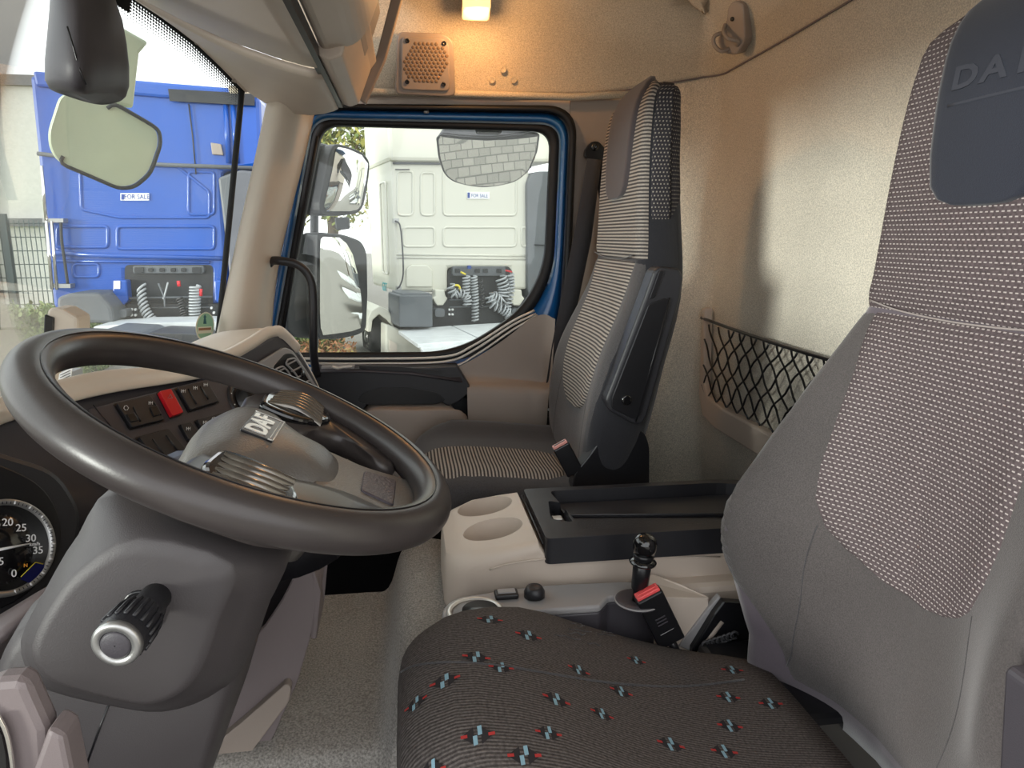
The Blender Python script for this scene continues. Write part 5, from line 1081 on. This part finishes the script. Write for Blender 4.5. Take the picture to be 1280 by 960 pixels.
# =====================================================================
# SEATS
# =====================================================================
TW = [(0, .215), (.06, .238), (.16, .25), (.29, .24), (.37, .222), (.45, .196), (.52, .184), (.66, .178), (.74, .170), (.77, .165), (.79, .163), (.80, .155), (.812, .132), (.823, .09), (.833, .045), (.84, .004)]
TX = [(0, 0), (.10, .025), (.22, .030), (.37, .040), (.475, .046), (.665, .058), (.75, .066), (.79, .075), (.82, .095), (.835, .115), (.84, .125)]
TB = [(0, .08), (.06, .11), (.12, .140), (.17, .143), (.22, .125), (.27, .095), (.355, .052), (.42, .022), (.475, .0), (.56, -.004), (.77, -.004), (.84, 0)]
TT = [(0, .10), (.2, .12), (.42, .11), (.66, .085), (.76, .075), (.81, .055), (.83, .03), (.84, .01)]
NF = 28
class Back:
    def __init__(s, base, recline=0, sz=1.0, tx=None, tb=None, near=1.0):
        s.b = V(base); s.rc = recline; s.sz = sz; s.cache = {}; s.tx = tx or TX; s.tb = tb or TB; s.near = near; s.ws = .94 if tx else 1
    def half(s, z, sg=1):
        """front half profile, centre to side edge, then the back half"""
        k = (round(z, 5), sg)
        if k in s.cache: return s.cache[k]
        W_, X_, B_, T_ = sinterp(TW, z)*s.ws, sinterp(s.tx, z)-s.rc*z, sinterp(s.tb, z)*(1 if sg > 0 else s.near), sinterp(TT, z)
        pts = [(X_, 0), (X_-.12*B_, .32*W_), (X_-.42*B_, .55*W_), (X_-.9*B_, .78*W_), (X_-B_, .88*W_), (X_-.86*B_+.012, .965*W_), (X_-.5*B_+.035*min(1, T_/.05), W_), (X_+T_*.62, .985*W_), (X_+T_*.93, .86*W_), (X_+T_, .5*W_), (X_+T_, 0)]
        q = cr([V((-pts[1][0]+2*pts[0][0], -pts[1][1], 0))]+[V((a, b_, 0)) for a, b_ in pts]+[V((X_+T_, -.5*W_, 0))], 6)[6:-6]
        # arc length resample of the front part (to index of the side edge)
        fr_ = q[:6*7+1]; bk = q[6*7:]
        def rs(P, n):
            L = [0]
            for a, b_ in zip(P, P[1:]): L.append(L[-1]+(b_-a).length)
            out = []; j = 0
            for i in range(n+1):
                t = L[-1]*i/n
                while j < len(P)-2 and L[j+1] < t: j += 1
                f = (t-L[j])/max(1e-9, L[j+1]-L[j]); out.append(P[j].lerp(P[j+1], min(1, f)))
            return out, L[-1]
        F_, Lf = rs(fr_, NF); K_, _ = rs(bk, 12)
        s.cache[k] = (F_, K_, Lf); return s.cache[k]
    def w(s, x, y, z): return s.b+V((x, y, z*s.sz))
    def S(s, t, z):
        F_, K_, Lf = s.half(z, 1 if t >= 0 else -1); a = min(abs(t), 1)*NF; j = min(int(a), NF-1); p = F_[j].lerp(F_[j+1], a-j)
        return s.w(p.x, p.y*(1 if t >= 0 else -1), z)
    def N(s, t, z):
        e = .02; a = s.S(min(1, t+e), z)-s.S(max(-1, t-e), z); b_ = s.S(t, min(.838, z+.008))-s.S(t, z-.008); n = b_.cross(a).normalized()
        return n
    def body(s, mt, parent, name='backrest'):
        zs = [-.07, -.035, 0, .02, .05, .08, .12, .16, .2, .24, .28, .32, .36, .4, .44, .48, .52, .57, .62, .67, .71, .745, .77, .785, .797, .807, .816, .824, .831, .836, .8385, .84]
        rows = []
        for z in zs:
            F_, K_, _ = s.half(z); h = F_+K_[1:]; G_, J_, _ = s.half(z, -1); g = G_+J_[1:]; L = [(p.x, -p.y) for p in g[::-1]][1:-1]+[(p.x, p.y) for p in h]
            rows.append([s.w(x, y, z) for x, y in L][::1])
        mb = MB(); grid(mb, rows, closed_u=True, cap=True); return mb.build(name, mt, parent)
    def panel(s, name, mt, parent, zt_, lo, hi, h=.005, nu=30, puff=6, edge=.0012, label=None):
        """a padded cloth panel from lo(z) to hi(z) (side parameters) over the heights zt_"""
        rows = []; uvs = []; n = len(zt_)
        for i, z in enumerate(zt_):
            a, b_ = lo(z), hi(z); row = []; g = i/(n-1)
            ge = min(1, min(g, 1-g)*n/2.0)
            Lf = s.half(z)[2]
            for j in range(nu+1):
                f = j/nu; t = a+(b_-a)*f; fe = 1-abs(2*f-1)**puff
                q = edge+h*min(fe*1.2, 1)*min(1, ge); q = -.002 if j in (0, nu) or i in (0, n-1) else q
                row.append(s.S(t, z)+s.N(t, z)*q); uvs.append((t*Lf, z*s.sz))
            rows.append(row)
        mb = MB(); vs = [p for r in rows for p in r]; nc = nu+1
        mb.add(vs, [(i*nc+j, i*nc+j+1, (i+1)*nc+j+1, (i+1)*nc+j) for i in range(n-1) for j in range(nu)], uvs)
        return mb.build(name, mt, parent, label=label)
    def seam(s, name, mt, parent, tz, r=.0012, off=.006, closed=False):
        pts = cr([V((t, z, 0)) for t, z in tz], 5, closed)
        return part(name, mt, parent, lambda m: tube(m, [s.S(p.x, p.y)+s.N(p.x, p.y)*off for p in pts], r, 5, closed=closed))
def zr(a, b_, n): return [a+(b_-a)*i/n for i in range(n+1)]
def tau(s, z, half):
    """side parameter at which the front reaches the given half width"""
    F_, K_, L = s.half(z)
    for i, p in enumerate(F_):
        if p.y >= half:
            q = F_[i-1]; return (i-1+(half-q.y)/max(1e-6, p.y-q.y))/NF if i else 0
    return 1

def seat_back(S, t, kind):
    body = S.body('velvet' if kind == 'driver' else 'black_cloth', t)
    # plain woven bolsters and lower front
    hi = lambda z: interp([(-.05, .38), (0, .44), (.05, .52), (.08, .58), (.12, .66), (.17, .77), (.21, .86), (.25, .86), (.38, .86), (.47, .80)] if kind == 'driver' else [(-.05, .5), (.10, .66), (.25, .72), (.38, .76), (.47, .80)], z)
    S.panel('front_cover', 'bolster_cloth' if kind == 'driver' else 'dark_cloth', t, zr(-.045, .478, 38), lambda z: -hi(z), hi, .004, 40, 10)
    ih = lambda z: interp([(.148, .0), (.151, .045), (.157, .075), (.17, .105), (.19, .128), (.225, .145), (.27, .152), (.33, .152), (.40, .150), (.44, .155), (.475, .16)], z)
    iz = [.148, .1495, .151, .154, .157, .163, .17, .18, .19, .205, .225, .25]+zr(.27, .478, 14)
    f = lambda z: tau(S, z, max(.002, ih(z)))
    S.panel('centre_panel', 'dash_insert' if kind == 'driver' else 'rib_insert', t, iz, lambda z: -f(z), f, .010, 36, 8, label='light dashed woven centre panel' if kind == 'driver' else 'grey ribbed centre panel')
    if kind == 'driver':
        e = lambda z: 1.0
        S.panel('shoulder_panel', 'dash_insert', t, zr(.474, .795, 26)+[.805, .815, .823, .83, .835, .8385], lambda z: -1, lambda z: 1, .006, 50, 30, label='light dashed woven upper panel')
    else:
        f2 = lambda z: .80
        S.panel('shoulder_panel', 'rib_insert', t, zr(.474, .795, 26)+[.805, .815, .823, .83, .835, .8385], lambda z: -f2(z), f2, .006, 40, 14, label='grey ribbed upper panel')
        for sg in (-1, 1):
            lo = (lambda z: .80) if sg > 0 else (lambda z: -1.0); h2 = (lambda z: 1.0) if sg > 0 else (lambda z: -.80)
            S.panel('side_gusset', 'dot_side', t, zr(.55, .795, 16)+[.81, .82, .83], lo, h2, .004, 10, 10)
        # dotted gusset going round the thickness of the seat, above a diagonal edge
        for sg in (-1, 1):
            rows = []; uv = []
            for z in zr(.56, .80, 20)+[.812, .822, .83]:
                F_, K_, Lf = S.half(z, sg); row = []
                lim = interp([(.56, 0), (.62, 3), (.70, 5), (.74, 5), (.84, 5)], z)
                for j in range(9):
                    a = lim*j/8; k = min(int(a), 11); p = K_[k].lerp(K_[k+1], a-k)
                    row.append(S.w(p.x+.0, (p.y+.0035)*sg, z)); uv.append((j*.01, z))
                rows.append(row)
            mb = MB(); nc = 9; mb.add([p for r in rows for p in r], [(i*nc+j, i*nc+j+1, (i+1)*nc+j+1, (i+1)*nc+j) for i in range(len(rows)-1) for j in range(8)], uv); mb.build('side_gusset', 'dot_side', t)
    # headrest patch
    hw = lambda z: interp([(.60, .0), (.603, .04), (.61, .065), (.625, .082), (.66, .092), (.72, .098), (.80, .10), (.84, .10)], z)
    f3 = lambda z: tau(S, z, max(.002, hw(z))) if z < .80 else min(.62+.2*(z-.8)/.04, tau(S, z, hw(z)))
    S.panel('head_patch', 'navy_cloth' if kind == 'driver' else 'patch_cloth', t, [.60, .6015, .603, .606, .61, .617, .625, .64]+zr(.66, .80, 8)+[.812, .822, .83, .834, .837], lambda z: -f3(z), f3, .007, 24, 10, .008, label='dark navy cloth head patch' if kind == 'driver' else 'plain dark head patch')
    S.seam('seam', 'stitch' if kind == 'driver' else 'dark_cloth', t, [(-.66, .486), (-.4, .479), (0, .476), (.4, .479), (.66, .486)], .0012, .010)
    for sg in (-1, 1):
        S.seam('seam', 'dark_cloth', t, [(sg*tau(S, .19, .130), .19), (sg*tau(S, .15, .135), .15), (sg*tau(S, .08, .137), .08), (sg*tau(S, .0, .135), -.02)], .0016, .0045)
    return body
# ---------------- driver seat ----------------
DS = thing('driver_seat', 'driver seat in foreground with dashed grey backrest and worn patterned cushion', 'seat', (.22, .705, 0))
B1 = Back((.56, .712, .43), near=.62); seat_back(B1, DS, 'driver')
# name woven into the head patch
mat('patch_print', (58, 61, 70), .9)
for ch, ty in (('D', .047), ('A', .006), ('F', -.035)):
    z = .738; F_ = B1.half(z)[0]; t_ = tau(B1, z, abs(ty))*(1 if ty > 0 else -1); p = B1.S(t_, z); n = B1.N(t_, z)
    text(ch, .034, p+n*.0158, V((0, -1, 0)), n.cross(V((0, -1, 0))), 'patch_print', DS, ext=.0004, sx=1.5, bold=.0010)
part('underline', 'patch_print', DS, lambda m: tube(m, [B1.S(q, .712)+B1.N(q, .712)*.0142 for q in [tau(B1, .712, abs(y_))*(1 if y_ > 0 else -1) for y_ in (.066, .05, .03, 0, -.03, -.06)]], .0022, 5))
# cushion
CX = [(-.025, .07), (-.020, .10), (-.004, .128), (.025, .152), (.06, .175), (.11, .203), (.17, .226), (.25, .238), (.42, .240), (.50, .235)]
CZ = [(-.025, .485), (-.020, .502), (-.004, .518), (.025, .530), (.06, .531), (.14, .512), (.25, .462), (.35, .424), (.42, .404), (.50, .39)]
CH = [(-.025, .02), (-.020, .05), (-.004, .09), (.01, .115), (.5, .13)]
CYC = .718
def csec(x, n=56, grow=0):
    W_, Z_, H_ = sinterp(CX, x)+grow, sinterp(CZ, x)+grow*.6, sinterp(CH, x); out = []
    for j in range(n):
        a = 2*PI*j/n; c_, s_ = math.cos(a), math.sin(a); e = 2/3.6
        y = W_*math.copysign(abs(c_)**e, c_); z = Z_-H_/2+H_/2*math.copysign(abs(s_)**e, s_)
        if s_ > 0: z += -.004*(abs(y)/W_)**4-.004*(1-(y/W_)**2)+.006*math.sin(x*14+1)*(1-(y/W_)**2)
        out.append(V((x, CYC+y, z)))
    return out
xsn = [-.025, -.0245, -.023, -.020, -.014, -.006, .0, .01, .035, .06, .1, .14, .18, .22, .26, .30, .34, .38, .42, .46, .50]
rows = [csec(x) for x in xsn]
mb = MB(); uv = []
vs = [p for r in rows for p in r]; nc = 56
uvl = [(p.x, p.y) for p in vs]
mb.add(vs, [(i*nc+j, i*nc+(j+1) % nc, (i+1)*nc+(j+1) % nc, (i+1)*nc+j) for i in range(len(rows)-1) for j in range(nc)]+[tuple(range(nc))[::-1], tuple((len(rows)-1)*nc+j for j in range(nc))], uvl)
cush = mb.build('cushion', 'driver_cushion', DS)
bvh = BVHTree.FromPolygons([tuple(v.co+root_loc(cush)) for v in cush.data.vertices], [tuple(p.vertices) for p in cush.data.polygons])
def hit(u, v):
    d = ray(u, v).normalized(); r_ = bvh.ray_cast(_C, d); return (r_[0], r_[1]) if r_[0] else (None, None)
mat('motif_dark', (34, 30, 32), .95); mat('motif_blue', (130, 165, 180), .9); mat('motif_red', (165, 45, 42), .9)
spots = [(595, 822), (660, 795), (520, 880), (556, 852), (723, 838), (795, 826), (776, 865), (695, 875), (752, 893), (685, 917), (597, 920), (915, 838), (910, 872), (963, 880), (905, 940), (612, 775), (692, 758), (655, 945), (838, 931), (912, 908), (626, 835), (540, 965), (770, 985)]
for (u, v) in spots:
    p, n = hit(u, v)
    if p is None: continue
    if n.dot(ray(u, v)) > 0: n = -n
    ex = (V((1, 0, 0))-n*n.x).normalized(); ey = n.cross(ex)
    sc = random.uniform(1.0, 1.25)
    def mp_(a, b_, d): return p+ex*a*sc+ey*b_*sc+n*d
    mb = MB()
    rot = lambda a, b_, d: mp_(a*.8-b_*.6, a*.6+b_*.8, d)
    for sg in (1, -1):
        mb.add([mp_(sg*.003, -.009, .0007), mp_(sg*.014, 0, .0007), mp_(sg*.003, .009, .0007)], [(0, 1, 2)], mi=0, smooth=False)
        mb.add([mp_(sg*.0115+q[0], q[1], .0010) for q in ((-.0025, -.0018), (.003, -.0014), (.003, .0018), (-.0025, .0014))], [(0, 1, 2, 3)], mi=2, smooth=False)
        mb.add([mp_(sg*.0022+q[0], sg*.0048+q[1], .0012) for q in ((-.0018, -.0052), (.0018, -.0042), (.0018, .0050), (-.0018, .0042))], [(0, 1, 2, 3)], mi=1, smooth=False)
    mb.build('woven_motif', ['motif_dark', 'motif_blue', 'motif_red'], DS)
def on_c(pts, d=.001):
    out = []
    for u, v in pts:
        p, n = hit(u, v)
        if p is not None: out.append(p+(n if n.dot(ray(u, v)) < 0 else -n)*d)
    return out
sp_ = on_c([(502, 840), (520, 832), (560, 828), (620, 832), (680, 841), (740, 851), (800, 857), (860, 858), (930, 850)], .0006)
part('seam', 'dark_cloth', DS, lambda m: tube(m, cr(sp_, 3), .0014, 5))
for k in range(22):   # wrinkles where the cloth has worn
    u, v = random.uniform(690, 780), random.uniform(768, 805); L = random.uniform(10, 34); pp = on_c([(u+L*j/5, v+random.uniform(-1.5, 1.5)+L*j/5*.12) for j in range(6)], .0002)
    if len(pp) > 3: part('wrinkle', 'dark_cloth', DS, lambda m: tube(m, cr(pp, 2), [.0004]+[.0011]*(len(cr(pp, 2))-2)+[.0004], 4))
part('seat_base', 'satin_black', DS, lambda m: box(m, (.26, .72, .27), (.40, .38, .10)), bevel=.02)
part('base_box', 'satin_black', DS, lambda m: box(m, (.26, .72, .11), (.36, .34, .22)), bevel=.01)
part('gap_shade_box', 'satin_black', DS, lambda m: box(m, (.53, .87, .28), (.20, .20, .20)), bevel=.01)  # black box added to fill the shaded gap beside the cushion
part('recliner_cover', 'grey_plastic', DS, lambda m: prism(m, [at(u, v, Y=.985) for u, v in ((848, 808), (884, 762), (900, 745), (905, 752), (890, 775), (862, 814))], (0, .012, 0)), bevel=.002)
part('gap_shade_plate', 'satin_black', DS, lambda m: prism(m, [at(u, v, Y=.972) for u, v in ((866, 812), (893, 768), (905, 752), (960, 756), (980, 900), (858, 900))], (0, .014, 0)), bevel=.002)  # black cover plate added to keep the gap below the backrest dark
part('recliner_bar', 'taupe_plastic', DS, lambda m: tube(m, [at(872, 815, Y=.975), at(902, 776, Y=.975)], .005, 8))
for k in range(7): part('spring_coil', 'dark_steel', DS, lambda m: tube(m, [at(882+k*6, 806-k*2, Y=.96)+V((.006*math.cos(a), 0, .006*math.sin(a))) for a in [j*.7 for j in range(9)]], .002, 5))
part('near_side_cover', 'charcoal', DS, lambda m: prism(m, [at(u, v, Y=.43) for u, v in ((1294, 866), (1302, 858), (1380, 850), (1380, 1020), (1284, 1020))], (0, .03, 0)), bevel=.006); part('side_ridge', 'steel', DS, lambda m: tube(m, [at(1298, 872, Y=.428), at(1296, 905, Y=.428)], .0015, 6))
# driver buckle
def buckle(px, Y, mt, label, dirp, W=.036, L=.07, T=.022, cat='buckle', mk=True):
    """px: pixel of the centre of the top, dirp: pixel towards the foot"""
    a = at(*px, Y=Y); b_ = at(*dirp, Y=Y); d = (b_-a).normalized(); L = (b_-a).length
    zx = V((0, -1, .0)); x = d.cross(zx).normalized(); zx = x.cross(d).normalized()
    t = thing('seat_buckle', label, cat, b_)
    part('housing', 'satin_black', t, lambda m: box(m, a+d*(L/2+.001), (W, T, L), (x, zx, d)), bevel=.003, seg=3)
    rb = part('release_button', mt, t, lambda m: box(m, a-d*.001, (W*.88, T*.78, .006), (x, zx, d)), bevel=.0015)
    part('slot', mt if mk else 'satin_black', t, lambda m: box(m, a-d*.0035, (W*.7, T*.25, .003), (x, zx, d)), bevel=.001, label='slot')
    part('stalk', 'satin_black', t, lambda m: tube(m, [b_-d*.01, b_+d*.05], .007, 8))
    return t, a, d, x, zx, L
bt, a, d, x, zx, L = buckle((809, 741), .940, 'red_buckle', 'black seat belt buckle with red top beside the worn driver cushion', (838, 800), .042)
for k, s_ in enumerate(('PRESS', 'TO OPEN')): pass
part('moulded_mark', 'charcoal', bt, lambda m: [box(m, a+d*(L*(.45+.06*k))-zx*-.0112, (.016, .0006, .002), (x, zx, d)) for k in range(3)])
part('moulded_line', 'grey_plastic', bt, lambda m: box(m, a+d*(L*.74)+zx*.0113, (.022, .0005, .0007), (x, zx, d)))

# ---------------- passenger seat ----------------
PS = thing('passenger_seat', 'passenger seat by the far door, ribbed grey centre and black sides', 'seat', (.25, 1.62, 0))
B2 = Back((0, 1.60, .46), 0, 1.03, tx=[(0, .36), (.12, .375), (.26, .405), (.37, .445), (.43, .462), (.48, .468), (.66, .474), (.75, .482), (.79, .492), (.82, .512), (.84, .535)], tb=[(0, .0), (.10, .015), (.20, .022), (.30, .018), (.42, .005), (.48, 0), (.84, 0)]); seat_back(B2, PS, 'pass')
PX = [(0.0, .12), (.006, .17), (.02, .20), (.06, .225), (.14, .235), (.48, .235)]
PZ = [(0.0, .47), (.006, .495), (.02, .51), (.06, .525), (.14, .525), (.3, .508), (.48, .49)]
PH = [(0, .02), (.006, .05), (.02, .09), (.06, .12), (.48, .13)]
def psec(x, n=56):
    W_, Z_, H_ = sinterp(PX, x), sinterp(PZ, x), sinterp(PH, x); out = []
    for j in range(n):
        a = 2*PI*j/n; c_, s_ = math.cos(a), math.sin(a); e = 2/4.0; y = W_*math.copysign(abs(c_)**e, c_); z = Z_-H_/2+H_/2*math.copysign(abs(s_)**e, s_)
        if s_ > 0: z += (.026 if y > 0 else .004)*math.exp(-((abs(y)/W_-.72)/.18)**2)*min(1, x/.1)-.012*(1-(y/W_)**2)
        out.append(V((x, 1.61+y, z)))
    return out
mb = MB(); grid(mb, [psec(x) for x in (0, .001, .003, .006, .012, .02, .035, .06, .1, .14, .2, .26, .32, .38, .44, .48)], closed_u=True, cap=True); pc = mb.build('cushion', 'dark_cloth', PS)
# ribbed insert on the cushion
mb = MB(); rows = []; uv = []; xs_ = [.022, .03, .05, .08, .12, .16, .2, .24, .28, .31, .325, .333]
for i, x in enumerate(xs_):
    s_ = psec(x, 240); top_ = sorted([p for p in s_[:121]], key=lambda p: p.y); row = []
    hwid = .11*interp([(.022, .85), (.05, 1), (.28, 1), (.32, .8), (.333, .55)], x)
    for j in range(17):
        y = 1.52-hwid+2*hwid*j/16; k = min(range(len(top_)), key=lambda q: abs(top_[q].y-y)); a_ = top_[max(0, k-1)]; b_ = top_[min(len(top_)-1, k+1)]; f_ = (y-a_.y)/max(1e-6, b_.y-a_.y)
        p = a_.lerp(b_, f_); row.append(V((x, y, p.z+(.005 if 0 < j < 16 and 0 < i < len(xs_)-1 else -.001)))); uv.append((x, y))
    rows.append(row)
mb.add([p for r in rows for p in r], [(i*17+j, i*17+j+1, (i+1)*17+j+1, (i+1)*17+j) for i in range(len(rows)-1) for j in range(16)], uv); mb.build('cushion_insert', 'rib_insert_seat', PS)
part('cushion_skirt', 'satin_black', PS, lambda m: box(m, (.24, 1.63, .40), (.44, .44, .09)), bevel=.02)
part('seat_base', 'satin_black', PS, lambda m: box(m, (.26, 1.63, .20), (.40, .40, .38)), bevel=.01)
hc = [(712, 640), (718, 592), (735, 572), (752, 548), (768, 537), (792, 534), (806, 540), (812, 558), (812, 640)]
part('hinge_cover', 'satin_black', PS, lambda m: prism(m, rnd(loop_at(hc, 1.375), .012, 3), (0, .04, 0)), bevel=.008, seg=3)
# armrest folded up
am = [(826, 333), (850, 336), (855, 346), (851, 372), (810, 520), (803, 531), (792, 531), (762, 514), (757, 500), (765, 480), (806, 372), (818, 338)]
A = part('armrest', 'black_plastic', PS, lambda m: prism(m, rnd(loop_at(am, 1.345), .006, 2), (0, .05, 0)), bevel=.006, seg=3)
part('armrest_face', 'satin_black', A, lambda m: prism(m, rnd(loop_at([(810, 380), (832, 372), (838, 376), (800, 520), (792, 524), (764, 510), (764, 498)], 1.345), .005, 2), (0, -.004, 0)), bevel=.0015)
part('armrest_slot', 'satin_black', A, lambda m: prism(m, rnd(loop_at([(824, 338), (830, 339), (818, 372), (811, 374)], 1.345), .003, 2), (0, -.003, 0)), bevel=.001)
part('pivot_cap', 'gloss_black', A, lambda m: lathe(m, [(.0105, 0), (.0105, .003), (.008, .004), (.001, .003)], at(783, 500, Y=1.341), (0, -1, 0), 20))
part('armrest_joint', 'satin_black', A, lambda m: tube(m, [at(837, 372, Y=1.342), at(795, 527, Y=1.342)], .0016, 5))
bt, a, d, x, zx, L = buckle((700, 556), 1.385, 'pink_buckle', 'black seat belt buckle with faded pink rim beside the passenger cushion', (718, 590), .036, T=.020, mk=False)
# passenger belt
SB = thing('seat_belt', 'black seat belt hanging from the door pillar behind the passenger seat', 'seat belt', at(685, 500, Y=1.90))
an = [(730, 187), (737, 178), (746, 177), (758, 190), (757, 198), (742, 202), (728, 197)]
part('anchor', 'satin_black', SB, lambda m: prism(m, rnd(loop_at(an, 1.955), .008, 2), (0, -.018, 0)), bevel=.003); part('anchor_bolt', 'gloss_black', SB, lambda m: lathe(m, [(.010, 0), (.010, .006), (.004, .007), (.001, .005)], at(743, 184, Y=1.938), (0, -1, 0), 14))
def strap(name, L_l, R_l, Ys, mt='rubber_seal'):
    n = len(L_l); return part(name, mt, SB, lambda m: grid(m, [[at(*a_, Y=y), at(*b_, Y=y-.004)] for a_, b_, y in zip(L_l, R_l, Ys)]), solid=.002)
cloth('webbing', (44, 44, 48), .2, 900)
strap('webbing', [(734, 198), (718, 290), (702, 370), (690, 430), (681, 490)], [(752, 200), (739, 300), (722, 380), (708, 440), (697, 492)], [1.94, 1.935, 1.93, 1.925, 1.92], 'webbing')
strap('webbing', [(742, 200), (752, 270), (760, 350)], [(756, 196), (766, 270), (774, 350)], [1.945, 1.94, 1.93], 'webbing')
part('tongue', 'chrome', SB, lambda m: prism(m, loop_at([(669, 492), (697, 493), (696, 498), (684, 500), (680, 507), (670, 507), (674, 498)], 1.905), (0, .003, 0)), bevel=.001)
part('tongue_cover', 'satin_black', SB, lambda m: prism(m, loop_at([(680, 500), (696, 500), (692, 522), (680, 521)], 1.90), (0, .012, 0)), bevel=.003)
part('lower_guide', 'satin_black', SB, lambda m: tube(m, cr([at(u, v, Y=1.91) for u, v in ((663, 525), (664, 515), (670, 508), (678, 506))], 5), .009, 8))
part('tongue_mark', 'white_print', SB, lambda m: lathe(m, [(.004, 0), (.003, .001), (.0005, .001)], at(686, 512, Y=1.899), (0, -1, 0), 8))
